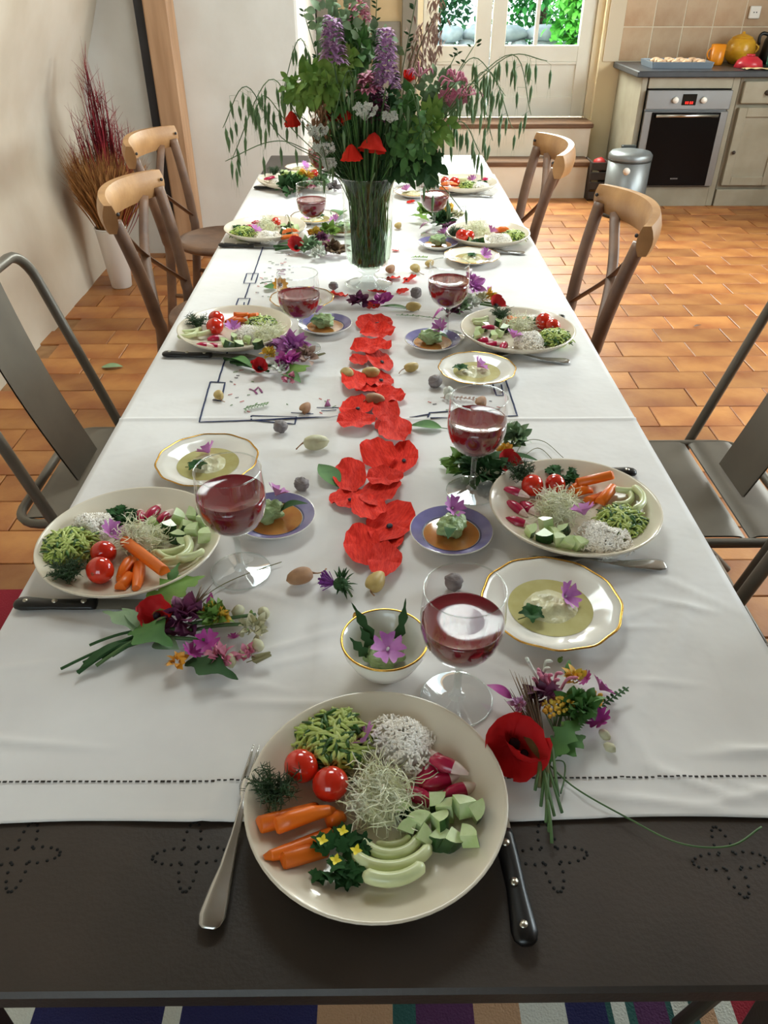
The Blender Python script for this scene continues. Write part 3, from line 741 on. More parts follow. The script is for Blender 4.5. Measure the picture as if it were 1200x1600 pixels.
def cross_chair_proto():
    """bentwood chair, faces +x, origin on the floor under the seat"""
    parts = []
    zt = 0.885
    def post(z):      # x of the back frame against height
        t = (z-0.44)/(zt-0.44); return -0.19 - 0.035*t - 0.05*t*t
    half = lambda z: 0.185 + 0.055*min(1, max(0, (z-0.44)/0.4))
    for s_ in (-1, 1):
        mb = MB(); pts = [(-0.25, s_*0.19, 0.0), (-0.215, s_*0.187, 0.22)]
        for k in range(9): z = 0.44+k/8*(zt-0.055-0.44); pts.append((post(z), s_*half(z), z))
        mb.tube(smooth_path(pts, 3), 0.0215, 10); parts.append(('back_post', mb.mesh('back_post', 'wood_worn'), []))
    # top rail: wide curved band bulging backwards
    mb = MB()
    def rail(off):
        def f(u, v):
            y = (u*2-1)*0.262; bow = 0.085*(1-(u*2-1)**2)
            z = zt-0.085+0.085*v + 0.012*(1-(u*2-1)**2)*(v-0.3)
            rr = 0.012 + 0.0*v
            return (post(zt-0.04)-bow+off*1.0-0.012*math.sin(PI*v)*(1 if off < 0 else -1), y, z)
        return f
    A, B = rail(0.012), rail(-0.012)
    n, m_ = 16, 5
    mb.sheet(A, n, m_); mb.sheet(lambda u, v: B(1-u, v), n, m_)
    mb.sheet(lambda u, v: Vector(A(u, 1))*(1-v)+Vector(B(u, 1))*v, n, 1); mb.sheet(lambda u, v: Vector(B(u, 0))*(1-v)+Vector(A(u, 0))*v, n, 1)
    for uu in (0, 1): mb.sheet(lambda u, v: Vector(A(uu, v))*(1-u)+Vector(B(uu, v))*u, 1, m_)
    rail_mesh = mb.mesh('top_rail', 'wood_light')
    scr = MB()
    for s_ in (-1, 1): scr.ball((post(zt-0.04)+0.02, s_*0.243, zt-0.03), 0.006, 8, 6)
    parts.append(('top_rail', rail_mesh, [('screw', scr.mesh('screw', 'strip_screw_dark'))]))
    for s_ in (-1, 1):   # the cross: each strip runs from one lower post up to the opposite rail end
        mb = MB(); p0 = Vector((post(0.5), -s_*half(0.5), 0.50)); p1 = Vector((post(0.68)-0.045, s_*0.01, 0.665)); p2 = Vector((post(0.81)-0.04, s_*0.17, 0.815))
        mb.tube(smooth_path([p0, p1, p2], 7), 0.017, 8, flat=0.3); parts.append(('cross_strip', mb.mesh('cross_strip', 'wood_worn'), []))
    mb = MB()
    pr = [(0, 0.43), (0.20, 0.43), (0.21, 0.44), (0.208, 0.455), (0.19, 0.462), (0.185, 0.455), (0, 0.455)]
    mb.lathe(pr, 28); parts.append(('seat', mb.mesh('seat', 'wood_worn'), []))
    for s_ in (-1, 1):
        mb = MB(); mb.tube([(0.19, s_*0.19, 0.0), (0.15, s_*0.16, 0.43)], [0.014, 0.018], 10); parts.append(('front_leg', mb.mesh('front_leg', 'wood_worn'), []))
    mb = MB(); mb.tube([(0.165, -0.17, 0.2), (0.165, 0.17, 0.2)], 0.01, 8); parts.append(('stretcher', mb.mesh('stretcher', 'wood_worn'), []))
    for s_ in (-1, 1):
        mb = MB(); mb.tube([(0.165, s_*0.172, 0.22), (-0.21, s_*0.185, 0.24)], 0.01, 8); parts.append(('stretcher', mb.mesh('stretcher', 'wood_worn'), []))
    return parts
cp = cross_chair_proto(); g = 'wooden cross-back chairs'
spawn('cross_back_chair', cp, 'worn wooden cross-back chair at right, nearer of the two there', 'chair', (0.50, 2.49, 0), (0, 0, PI), g)
spawn('cross_back_chair', cp, 'worn wooden cross-back chair at right, farther one near the steps', 'chair', (0.455, 3.50, 0), (0, 0, PI-0.02), g)
spawn('cross_back_chair', cp, 'worn wooden cross-back chair at left, nearer one before the white pot', 'chair', (-0.55, 2.72, 0), (0, 0, -0.05), g)
spawn('cross_back_chair', cp, 'worn wooden cross-back chair at left, farther one beside the wooden post', 'chair', (-0.72, 3.66, 0), (0, 0, -0.12), g)

# table
t = thing('dining_table', 'long dark brown metal table with pierced flower patterns', 'table', (0, 2.115, 0))
mb = MB(); mb.box((0, 0, T-0.0125), (1.0, 3.63, 0.025), ch=0.004); top = build('tabletop', mb, 'table_metal', t)
mb = MB()
for s_ in (-1, 1): mb.box((s_*0.46, 0, T-0.06), (0.03, 3.5, 0.07)); mb.box((0, s_*1.77, T-0.06), (0.92, 0.03, 0.07))
build('apron', mb, 'table_metal', t)
for sx in (-1, 1):
    for sy in (-1, 0, 1):
        mb = MB(); mb.box((sx*0.455, sy*1.74, 0.356), (0.045, 0.045, 0.69), ch=0.004); build('leg', mb, 'table_metal', t)
def motif(px, py, rot):
    c = P(px, py, T); mb = MB()
    for q in range(4):
        a = q*PI/2+rot
        for k in range(10):
            tt = k/9; ang = tt*PI
            rr = 0.007 + 0.030*math.sin(ang) ; off = (tt-0.5)*0.020*math.sin(ang)*0+ 0.009*math.cos(ang)
            x = rr*math.cos(a)-off*math.sin(a); y = rr*math.sin(a)+off*math.cos(a)
            p = (c.x+x, c.y-2.115+y)
            mb.lathe([(0, 0.0006), (0.0016, 0.0006), (0.0016, 0.0)], 8, (p[0], p[1], T))
    o = build('pierced_pattern', mb, 'hole_black', t); o['kind'] = 'stuff'
for px, py in ((35, 1337), (297, 1337), (860, 1337), (1140, 1345)): motif(px, py, 0.05)

# tablecloths
def fold(d, wd): return math.exp(-(d/wd)**2)
def zcloth(x, y):
    z = T + 0.0015 + 0.0007*(noise.noise(Vector((x*3.1, y*2.3, 0)))+noise.noise(Vector((x*9, y*7, 4)))*0.6)
    z += 0.0026*fold(y-1.325+0.004*math.sin(x*5), 0.0045) + 0.0018*fold(x+0.08+0.01*(y-1.2), 0.008)*(y < 1.9) + 0.0010*fold(y-2.6, 0.006)
    # a few creases running diagonally near the front hem
    for (cx, cy, a, l, h) in CREASES:
        dx, dy = x-cx, y-cy; u = dx*math.cos(a)+dy*math.sin(a); v = -dx*math.sin(a)+dy*math.cos(a)
        if abs(u) < l: z += h*fold(v, 0.006)*(1-(u/l)**2)
    return z
crg = random.Random(21)
CREASES = [(crg.uniform(-.45, .45), crg.uniform(.48, .82), crg.choice([crg.uniform(-.5, .5), crg.uniform(.8, 1.9)]), crg.uniform(.04, .14), crg.uniform(.0010, .0028)) for i in range(60)]
CREASES += [(crg.uniform(-.45, .45), crg.uniform(.8, 3.4), crg.uniform(0, PI), crg.uniform(.05, .16), crg.uniform(.0005, .0014)) for i in range(50)]
def tablecloth(label, y0, y1, lift, hang, seed, ny, wavy, bow):
    W = 0.502; n_top = 110; prof_x = []
    for i in range(7): prof_x.append((-1, 1-i/6))
    def fn(u, v):
        y = y0 + v*(y1-y0)
        k = u*130
        h = hang*(0.85+0.25*noise.noise(Vector((y*2, seed, 0))))
        wv = 0.012*noise.noise(Vector((y*6, seed, 2)))
        if k < 10:
            q = 1-k/10; x = -W-bow*math.sin(q*1.6)-wv*q; z = T+lift-h*q+0.0015
            if q < 0.08: z -= 0.001
        elif k > 120:
            q = (k-120)/10; x = W+bow*math.sin(q*1.6)+wv*q; z = T+lift-h*q+0.0015
        else:
            x = -W+2*W*(k-10)/110; z = zcloth(x, y)+lift
        if wavy and v < 0.08:
            y += 0.006*noise.noise(Vector((x*5, seed, 7)))*(1-v/0.08)
            if v < 0.006: z += 0.002*max(0, noise.noise(Vector((x*7, 3, 1))))
        return (x, y, z)
    mb = MB(); mb.sheet(fn, 130, ny)
    t = thing('tablecloth', label, 'tablecloth', (0, 0, 0), group=None)
    o = build('fabric', mb, 'cloth', t, solid=0.0006)
    return t
c1 = tablecloth('white front tablecloth with drawn-thread hem and navy corner embroidery', 0.462, 1.905, 0.0013, 0.16, 1.0, 400, True, 0.012)
c2 = tablecloth('white far tablecloth under the vase with navy embroidered line', 1.86, 3.51, 0.0, 0.16, 5.0, 110, False, 0.020)
# drawn-thread hem
y_h = P(600, 1221, T).y
mb = MB(); x = -0.495
hrg = random.Random(4)
while x < 0.495:
    z = zcloth(x, y_h)+0.0030
    wd = hrg.uniform(0.0035, 0.0048); hh = hrg.uniform(0.0007, 0.0011)
    y = y_h+0.003*noise.noise(Vector((x*3, 9, 0)))
    mb.box((x+wd/2, y, z), (wd, hh*2, 0.0006)); x += 0.0068
o = build('hem_openwork', mb, 'hem_hole', c1); o['kind'] = 'stuff'
def ribbon(mb, pts, wd=0.0032, lift=0.0032, jitter=0.0006):
    pts = [P(a, b, T) for a, b in pts]; vs = []; fs = []
    dense = []
    for a, b in zip(pts[:-1], pts[1:]):
        n = max(1, int((b-a).length/0.012))
        dense += [a.lerp(b, i/n) for i in range(n)]
    dense.append(pts[-1])
    for i, p in enumerate(dense):
        t = (dense[min(i+1, len(dense)-1)]-dense[max(i-1, 0)]).normalized(); s_ = Vector((-t.y, t.x, 0))*wd/2
        j = Vector((noise.noise(p*60)*jitter, noise.noise(p*60+Vector((9, 9, 9)))*jitter, 0))
        for q in (p+s_+j, p-s_+j): vs.append((q.x, q.y, zcloth(q.x, q.y)+lift))
    fs = [(2*i, 2*i+1, 2*i+3, 2*i+2) for i in range(len(dense)-1)]
    mb.add(vs, fs)
def emb(par, name, paths, m_='thread_navy', wd=0.0034):
    mb = MB()
    for p in paths: ribbon(mb, p, wd)
    return build(name, mb, m_, par, solid=0.0006)
emb(c2, 'embroidered_line', [[(411, 388), (397, 430)], [(391, 445), (383, 468)], [(378, 485), (377, 489)]])
emb(c2, 'embroidered_square', [[(386, 430), (404, 430), (399, 445), (381, 445), (386, 430)], [(396, 430), (393, 440)]])
emb(c2, 'embroidered_square', [[(373, 469), (391, 469), (386, 483), (368, 483), (373, 469)], [(381, 483), (382, 475)]])
emb(c1, 'embroidered_line', [[(376, 490), (341, 600)], [(329, 600), (312, 663), (545, 655)], [(640, 656), (672, 650)], [(672, 658), (808, 653), (790, 598)]])
emb(c1, 'embroidered_square', [[(329, 600), (352, 601), (346, 630), (333, 628)]])
emb(c1, 'embroidered_bar', [[(393, 653), (463, 655), (461, 666), (393, 660), (393, 653)]])
emb(c1, 'embroidered_bar', [[(668, 657), (671, 648), (720, 645)]])
emb(c1, 'embroidered_square', [[(770, 604), (775, 621), (786, 621), (783, 604)]])
def motifs(par, name, m_, segs, wd=0.003):
    mb = MB()
    for s_ in segs: ribbon(mb, s_, wd)
    build(name, mb, m_, par, solid=0.0006)
motifs(c1, 'embroidered_boat', 'thread_navy', [[(495, 640), (530, 641)], [(502, 645), (526, 645)], [(455, 648), (490, 650)]], 0.002)
mb = MB(); a, b, c_ = [P(*q, T) for q in ((507, 638), (512, 627), (517, 638))]
mb.add([(p.x, p.y, zcloth(p.x, p.y)+0.0035) for p in (a, c_, b)], [(0, 1, 2)]); build('embroidered_sail', mb, 'thread_mauve', c1, solid=0.0006)
motifs(c1, 'embroidered_figure', 'thread_mauve', [[(390, 611), (398, 614), (404, 608), (410, 617)], [(398, 614), (402, 619)]], 0.004)
rg = random.Random(31); gs, ds, rs = [], [], []
for i in range(46):
    y = rg.uniform(495, 655); x0 = 372-(y-490)*0.27; x = x0+rg.uniform(14, 60) if rg.random() < 0.6 else rg.uniform(330, 480)
    if y < 610 and x > 470: continue
    if rg.random() < .4: y = rg.uniform(625, 648); x = rg.choice([rg.uniform(340, 540), rg.uniform(640, 780)])
    (gs, ds, rs)[rg.randint(0, 2)].append([(x, y), (x+rg.uniform(2, 7), y+rg.uniform(-2, 2))])
motifs(c1, 'embroidered_sprigs', 'thread_green', gs, 0.002); motifs(c1, 'embroidered_dots', 'thread_dark', ds, 0.002); motifs(c1, 'embroidered_blooms', 'thread_red', rs, 0.002)
gs, ds, rs = [], [], []
for i in range(40):
    y = rg.uniform(395, 470); x = 411-(y-388)*0.35+rg.uniform(12, 60)
    (gs, ds, rs)[rg.randint(0, 2)].append([(x, y), (x+rg.uniform(2, 6), y+rg.uniform(-1, 1))])
motifs(c2, 'embroidered_sprigs', 'thread_green', gs, 0.003); motifs(c2, 'embroidered_dots', 'thread_dark', ds, 0.003); motifs(c2, 'embroidered_blooms', 'thread_red', rs, 0.003)
motifs(c2, 'embroidered_figure', 'thread_mauve', [[(433, 424), (447, 424)], [(435, 430), (446, 431)], [(438, 427), (444, 427)]], 0.004)

# ================================================================== TABLEWARE PROTOTYPES
def dome_noise(u): return u
mb = MB(); mb.lathe([(0, 0.007), (0.05, 0.007), (0.082, 0.009), (0.104, 0.0155), (0.122, 0.0255), (0.1295, 0.0315), (0.1322, 0.0328), (0.1335, 0.0315), (0.131, 0.0275), (0.118, 0.0165), (0.10, 0.0085), (0.078, 0.004), (0.076, 0.0), (0.070, 0.0), (0.068, 0.003), (0, 0.003)], 64)
PLATE = mb.mesh('dinner_plate', 'china_cream')
def plate_z(r):
    if r < 0.082: return 0.008
    if r < 0.104: return 0.009+(r-0.082)/0.022*0.0065
    return 0.0155+(min(r, 0.128)-0.104)/0.024*0.014
# side plate with scalloped gold edge, radius 0.09
mb = MB(); pr = [(0, 0.006), (0.045, 0.0062), (0.056, 0.0085), (0.064, 0.013), (0.075, 0.0155), (0.0885, 0.0195), (0.0895, 0.0188), (0.075, 0.0125), (0.06, 0.006), (0.05, 0.0), (0.044, 0.0), (0.042, 0.002), (0, 0.002)]
mb.lathe(pr, 72, scal=0.012, ns=12); SIDE = mb.mesh('side_plate_body', 'china_white')
mb = MB(); mb.lathe([(0.0872, 0.0196), (0.0892, 0.0206), (0.0906, 0.0196), (0.0893, 0.0184)], 72, scal=0.012, ns=12); SIDE_RIM = mb.mesh('gold_rim', 'gold')
# small saucer with purple band, radius 0.064
mb = MB(); mb.lathe([(0, 0.005), (0.036, 0.0055), (0.044, 0.009), (0.0445, 0.0092)], 48); SAU = mb
mb.lathe([(0.062, 0.0178), (0.0636, 0.0178), (0.0636, 0.0165), (0.05, 0.008), (0.036, 0.0), (0.03, 0.0), (0.029, 0.002), (0, 0.002)], 48)
SAUCER = mb.mesh('saucer_body', 'china_white')
mb = MB(); mb.lathe([(0.0442, 0.0092), (0.052, 0.0128), (0.0625, 0.0180)], 48); SAU_BAND = mb.mesh('purple_band', 'glaze_purple')
mb = MB(); mb.lathe([(0.0435, 0.0090), (0.0438, 0.0098), (0.0455, 0.0106), (0.0458, 0.0098)], 48); SAU_LINE = mb.mesh('dark_line', 'glaze_line')
SAUCER_P = [('saucer_body', SAUCER), ('purple_band', SAU_BAND), ('dark_line', SAU_LINE)]
SIDE_P = [('plate_body', SIDE), ('gold_rim', SIDE_RIM)]
# wine glass
GH = 0.175
mb = MB(); bowl = [(0.0, 0.0742), (0.010, 0.0752), (0.024, 0.0805), (0.036, 0.091), (0.0435, 0.105), (0.0468, 0.122), (0.0470, 0.140), (0.0458, 0.158), (0.0445, 0.1745)]
mb.lathe(bowl, 48); G_BOWL = mb.mesh('bowl', 'glass')
mb = MB(); mb.lathe([(0.0437, 0.1745), (0.0445, 0.1757), (0.0453, 0.1745), (0.0445, 0.1733), (0.0437, 0.1745)], 48); G_RIM = mb.mesh('rim', 'glass_thick')
mb = MB(); mb.lathe([(0.012, 0.0745), (0.006, 0.069), (0.0045, 0.058), (0.0045, 0.03), (0.0055, 0.014), (0.010, 0.0075)], 20); G_STEM = mb.mesh('stem', 'glass_thick')
mb = MB(); mb.lathe([(0.010, 0.0075), (0.022, 0.0045), (0.0425, 0.0022)], 48); G_FOOT = mb.mesh('foot', 'glass_foot')
mb = MB(); mb.lathe([(0.0420, 0.0024), (0.0432, 0.0026), (0.0436, 0.0012), (0.0430, 0.0), (0.0418, 0.0004), (0.0420, 0.0024)], 48); G_FR = mb.mesh('foot_edge', 'glass_thick')
GLASS_P = [('bowl', G_BOWL, [('rim', G_RIM)]), ('stem', G_STEM), ('foot', G_FOOT, [('foot_edge', G_FR)])]
def juice_mesh(lv):
    pr = [(0, 0.0755)]
    for (r, z) in bowl[1:]:
        if z < lv: pr.append((r-0.0009, z+0.0006))
    for a, b in zip(bowl[:-1], bowl[1:]):
        if a[1] <= lv < b[1]:
            t = (lv-a[1])/(b[1]-a[1]); r = a[0]*(1-t)+b[0]*t-0.0009
            pr += [(r, lv), (r-0.001, lv-0.0006), (r*0.5, lv-0.0008), (0, lv-0.0008)]
    mb = MB(); mb.lathe(pr, 48); return mb.mesh('juice', 'juice')
JUICE = [juice_mesh(0.138), juice_mesh(0.130), juice_mesh(0.144)]
# knife: butt of the handle at x=0, tip at x=0.225
mb = MB()
prof_h = [(0.0, .006), (0.004, .0105), (0.012, .0125), (0.022, .0118), (0.05, .0095), (0.08, .0100), (0.105, .0105), (0.112, .0100)]
mb.tube([(x, -0.0015*math.sin(x/0.112*PI), 0.0055) for x, r in prof_h], [r for x, r in prof_h], 12, flat=0.5)
K_HANDLE = mb.mesh('handle', 'knife_black')
K_RIV = []
for x in (0.016, 0.056, 0.096):
    rv = MB(); rv.lathe([(0, 0.0118), (0.0038, 0.0117), (0.0040, 0.009)], 14, (x, 0, 0)); K_RIV.append(('rivet', rv.mesh('rivet', 'rivet')))
mb = MB(); n = 14; vs = []
for i in range(n+1):
    u = i/n; x = 0.112+0.113*u; lo = -0.0095; hi = 0.0095*(1-max(0, (u-0.72)/0.28)**2*1.9)
    vs += [(x, lo, 0.0045), (x, hi, 0.0062), (x, hi, 0.0040), (x, lo, 0.0043)]
fs = []
for i in range(n):
    k = i*4
    for a in range(4): fs.append((k+a, k+(a+1) % 4, k+4+(a+1) % 4, k+4+a))
fs += [(0, 1, 2, 3), (n*4+3, n*4+2, n*4+1, n*4)]
mb.add(vs, fs, 0, False); K_BLADE = mb.mesh('blade', 'steel')
KNIFE_P = [('handle', K_HANDLE, K_RIV), ('blade', K_BLADE)]
# fork: handle end at x=0, tine tips at x=0.2
mb = MB(); hx = [(0.0, .006), (0.003, .0105), (0.012, .0138), (0.03, .0122), (0.06, .0078), (0.09, .0045), (0.115, .0036), (0.128, .0042), (0.136, .0085), (0.146, .0120), (0.156, .0125), (0.160, .0122)]
zf = lambda x: 0.004 + 0.009*math.exp(-((x-0.115)/0.03)**2) + (0.0 if x < 0.16 else 0.12*(x-0.16))
mb.tube([(x, 0, zf(x)) for x, r in hx], [r for x, r in hx], 10, flat=0.16)
F_BODY = mb.mesh('handle', 'steel')
tn = MB()
for k in range(4):
    y = -0.0102+k*0.0068; tn.tube([(0.155, y, zf(0.155)), (0.175, y, zf(0.16)-0.0005), (0.19, y*0.96, zf(0.175)), (0.2, y*0.95, zf(0.19))], [.0022, .0021, .0017, .0006], 6, flat=0.6)
FORK_P = [('handle', F_BODY), ('tines', tn.mesh('tines', 'steel'))]

# ------------------------------------------------------------------ food prototypes
rg = random.Random(77)
mb = MB(); mb.ball((0, 0, 0), (0.0185, 0.0185, 0.0172), 24, 16); mb.lathe([(0.0, 0.0169), (0.002, 0.0172), (0.0024, 0.0166)], 8, mi=1); TOMATO = mb.mesh('tomato', ['tomato', 'dill'])
STICKS = []
for k in range(3):
    mb = MB(); rr = [(0.0, .006), (0.03, .0085), (0.25, .0092), (0.6, .0080), (0.9, .0055), (1.0, .0025)] if k != 1 else [(0.0, .0075), (0.03, .009), (0.5, .009), (0.95, .0085), (1.0, .007)]
    vs = []; fs = []
    for (x, r) in rr:
        bend = 0.004*math.sin(PI*x)*(k-1)
        for a in range(7):
            th = PI*a/6; vs.append((x, r*math.cos(th), r*math.sin(th)*1.25+bend))
    for i in range(len(rr)-1):
        for a in range(7): b = (a+1) % 7; fs.append((i*7+a, i*7+7+a, i*7+7+b, i*7+b))
    fs += [tuple(range(7)), tuple(reversed(range((len(rr)-1)*7, len(rr)*7)))]
    mb.add(vs, fs, 0, True); STICKS.append(mb.mesh('carrot_stick', 'carrot'))
CUBES = []
for k in range(3):
    mb = MB(); L_, r = (0.0175, 0.0150, 0.0195)[k], (0.0185, 0.0170, 0.0165)[k]; n = 5
    vs = []; a0, a1 = -0.45*PI/2, 0.55*PI/2
    for zz in (-L_/2, L_/2):
        vs.append((-r*0.25, 0, zz))
        for i in range(n+1): a = a0+(a1-a0)*i/n; vs.append((r*math.cos(a)-r*0.25, r*math.sin(a), zz))
    m_ = n+2
    fl = [tuple(reversed(range(m_))), tuple(range(m_, 2*m_)), (0, 1, m_+1, m_), (0, m_, 2*m_-1, m_-1)]
    mb.add([(x-r*0.25, y, z) for x, y, z in vs], fl, 0, False)
    mb.add([(x-r*0.25, y, z) for x, y, z in vs], [(1+i, 2+i, m_+2+i, m_+1+i) for i in range(n)], 1, True)
    CUBES.append(mb.mesh('cucumber_cube', ['cuc_flesh', 'cuc_skin']))
RADS = []
for k in range(2):
    mb = MB(); n = 10; vs = []; fs = []; ms = []
    for i in range(n+1):
        u = i/n; r = 0.0105*(math.sin(PI*min(1, 0.06+u*0.90)))**0.7*(1-0.35*u)
        for a in range(9): th = PI*a/8; vs.append((-0.02+0.042*u, r*math.cos(th), r*math.sin(th)))
    for i in range(n):
        for a in range(8): fs.append((i*9+a, i*9+9+a, i*9+10+a, i*9+a+1)); ms.append(0 if i < 7-k else 1)
    for f, m_ in zip(fs, ms): pass
    mb.add(vs, [f for f, q in zip(fs, ms) if q == 0], 0); mb.add(vs, [f for f, q in zip(fs, ms) if q == 1], 1)
    mb.add(vs, [(i*9, i*9+8, i*9+17, i*9+9) for i in range(n)], 1, False)
    RADS.append(mb.mesh('radish_half', ['radish_red', 'radish_white']))
FENS = []
for k in range(3):
    mb = MB(); a0 = (1.0, 0.75, 1.35)[k]; R0 = (0.030, 0.026, 0.022)[k]
    pts = [(R0*math.sin(a0*(2*i/14-1))*1.1, R0*(1-math.cos(a0*(2*i/14-1))), 0.007) for i in range(15)]
    mb.tube(pts, [0.002]+[0.0046]*13+[0.002], 8, flat=1.2); FENS.append(mb.mesh('fennel_slice', 'fennel'))
def rand_dome(rg, r, h):
    a = rg.uniform(0, 2*PI); q = math.sqrt(rg.random()); zz = h*math.sqrt(max(0, 1-q*q))
    return Vector((math.cos(a)*q*r, math.sin(a)*q*r, zz))
RICES = []
for k in range(2):
    mb = MB(); r = random.Random(40+k); mb.ball((0, 0, 0.002), (0.026, 0.025, 0.016), 20, 12, jit=0.2, seed=k, fr=1.8)
    for i in range(640):
        p = rand_dome(r, 0.036, 0.025); p = p*(0.95+0.30*noise.noise(p*45+Vector((k*9, 0, 0)))); p.z = max(p.z, 0.001)
        d = Vector((r.gauss(0, 1), r.gauss(0, 1), r.gauss(0, .7))).normalized()*0.0036
        mb.tube([p-d, p-d*.5, p+d*.5, p+d], [.0004, .0012, .0012, .0004], 5)
    RICES.append(mb.mesh('rice_mound', 'rice'))
ZUCS = []
for k in range(2):
    mb = MB(); r = random.Random(50+k); mb.ball((0, 0, 0.003), (0.026, 0.026, 0.014), 14, 8, jit=0.3, seed=k, mi=0)
    for i in range(230):
        p = rand_dome(r, 0.034, 0.022); a = r.uniform(0, 2*PI); l = r.uniform(.006, .012)
        d = Vector((math.cos(a), math.sin(a), r.uniform(-.5, .35)))*l
        mb.tube(arc(p-d, p+Vector((r.uniform(-.004, .004), r.uniform(-.004, .004), .006)), p+d, 4), [.0010, .0020, .0021, .0019, .0010], 4, mi=1 if r.random() < .24 else 0, flat=0.7)
    ZUCS.append(mb.mesh('grated_zucchini', ['zucchini_light', 'zucchini_dark']))
SPRS = []
for k in range(2):
    mb = MB(); r = random.Random(60+k)
    mb.ball((0, 0, 0.004), (0.022, 0.024, 0.012), 12, 8, jit=0.3, seed=k)
    for i in range(300):
        p = rand_dome(r, 0.031, 0.026)*r.uniform(.75, 1.08); pts = [p]; d = Vector((r.gauss(0, 1), r.gauss(0, 1), r.gauss(0, .5))).normalized()
        for s_ in range(6):
            d = (d+Vector((r.gauss(0, .45), r.gauss(0, .45), r.gauss(0, .35)-0.08))).normalized(); q = pts[-1]+d*0.0048
            q.z = max(q.z, 0.002); pts.append(q)
        mb.tube(pts, [.00055]*6+[.0003], 3, caps=False)
        if r.random() < .35: mb.ball(pts[0], (.0014, .0010, .0010), 5, 4)
    SPRS.append(mb.mesh('alfalfa_sprouts', 'sprout'))
DILLS = []
for k in range(2):
    mb = MB(); r = random.Random(70+k)
    for i in range(60):
        a = r.uniform(0, 2*PI); q = r.uniform(.3, 1); b = Vector((r.uniform(-.006, .006), r.uniform(-.006, .006), .002)); e = Vector((math.cos(a)*.024*q, math.sin(a)*.024*q, r.uniform(.004, .026)))
        pts = arc(b, (b+e)/2+Vector((0, 0, .008)), e, 5); mb.tube(pts, .0005, 3, caps=False)
        for j in range(2, 6):
            for s_ in range(3): mb.tube([pts[j], pts[j]+Vector((r.uniform(-.006, .006), r.uniform(-.006, .006), r.uniform(-.002, .006)))], [.0005, .0002], 3, caps=False)
    DILLS.append(mb.mesh('dill_tuft', 'dill'))
def parsley_mesh(seed, fl):
    mb = MB(); r = random.Random(seed)
    for i in range(34):
        a = r.uniform(0, 2*PI); q = math.sqrt(r.random()); b = Vector((math.cos(a)*.015*q, math.sin(a)*.013*q, .002+.012*r.random()*(1.2-q))); a += r.uniform(-1.2, 1.2); e = b+Vector((math.cos(a)*.012, math.sin(a)*.012, r.uniform(-.003, .009)))
        mb.leaf(b, e, .0052, .15, 2, n=9, up=(r.uniform(-.6, .6), r.uniform(-.6, .6), 1)); mb.leaf(b.lerp(e, .35), b.lerp(e, .7)+Vector((-math.sin(a), math.cos(a), .2))*.007, .003, .1, 2, n=6); mb.leaf(b.lerp(e, .35), b.lerp(e, .7)-Vector((-math.sin(a), math.cos(a), -.2))*.007, .003, .1, 2, n=6)
    for i in range(fl):
        a = i*2*PI/max(1, fl)+.4; c = Vector((math.cos(a)*.012, math.sin(a)*.010, .020))
        for j in range(4): th = j*PI/2+a; mb.leaf(c, c+Vector((math.cos(th)*.0042, math.sin(th)*.0042, .002)), .0015, mi=1, n=4)
    return mb.mesh('parsley_sprig', ['parsley', 'yellow_petal'])
PARS = [parsley_mesh(1, 0), parsley_mesh(2, 4)]
def mallow(mb, c, r, mi=0, tilt=(0, 0, 0), n5=5, cup=0.45):
    A = Euler(tilt).to_matrix(); c = Vector(c)
    for k in range(n5):
        a = k*2*PI/n5
        def fn(u, v, a=a):
            wv = (u-0.5)*2; L_ = v*(1-0.16*math.exp(-(wv*3)**2)*v)
            rad = r*L_; wd = r*0.47*math.sin(min(1, v*0.75+0.05)*PI*0.62)*wv
            p = Vector((math.cos(a)*rad-math.sin(a)*wd, math.sin(a)*rad+math.cos(a)*wd, r*cup*(v**0.7)+0.10*r*wv*wv*v))
            return c + A @ p
        mb.sheet(fn, 4, 5, mi)
MALS = []
for k in range(2):
    mb = MB(); mallow(mb, (0, 0, 0.001), 0.0185, 0, cup=(0.45, 0.8)[k]); mb.ball((0, 0, .0045), (.002, .002, .004), 6, 5, mi=1); MALS.append(mb.mesh('mallow_flower', ['mallow', 'white_flower']))
PETALS = []
for k in range(6):
    mb = MB(); sd = k*3.7
    def fn(u, v):
        th = u*2*PI; c_, s_ = math.cos(th), math.sin(th)
        r = 0.52*v*(1+0.16*noise.noise(Vector((c_*1.3+sd, s_*1.3, 1)))+0.05*noise.noise(Vector((c_*5+sd, s_*5, 1))))
        x, y = r*c_, r*s_
        fold = noise.noise(Vector((c_*2.2+sd, s_*2.2, 4)))
        z = 0.04+0.20*v*v*(0.35+fold)+0.05*noise.noise(Vector((x*6+sd, y*6, 0)))*v
        if k % 2: z += 0.22*max(0, y)*v
        return (x, y*(0.92 if k % 3 else 1.0), max(z, 0.02))
    mb.sheet(fn, 28, 7)
    if k in (0, 3): mb.ball((0.05, -0.12, .11), (.075, .06, .05), 8, 6, mi=1)
    PETALS.append(mb.mesh('poppy_petal', ['poppy', 'poppy_black']))
mb = MB(); mb.ball((0, 0, 0.017), (0.026, 0.019, 0.017), 32, 22, jit=0.4, seed=3, fr=2.4); BUMP_GREEN = mb.mesh('herb_mousse', 'mousse_green')
mb = MB(); mb.lathe([(0, 0.0072), (0.03, 0.0078), (0.040, 0.0088), (0.0425, 0.0090)], 40); SAUCE = mb.mesh('orange_sauce', 'sauce_orange')
DIPS = []
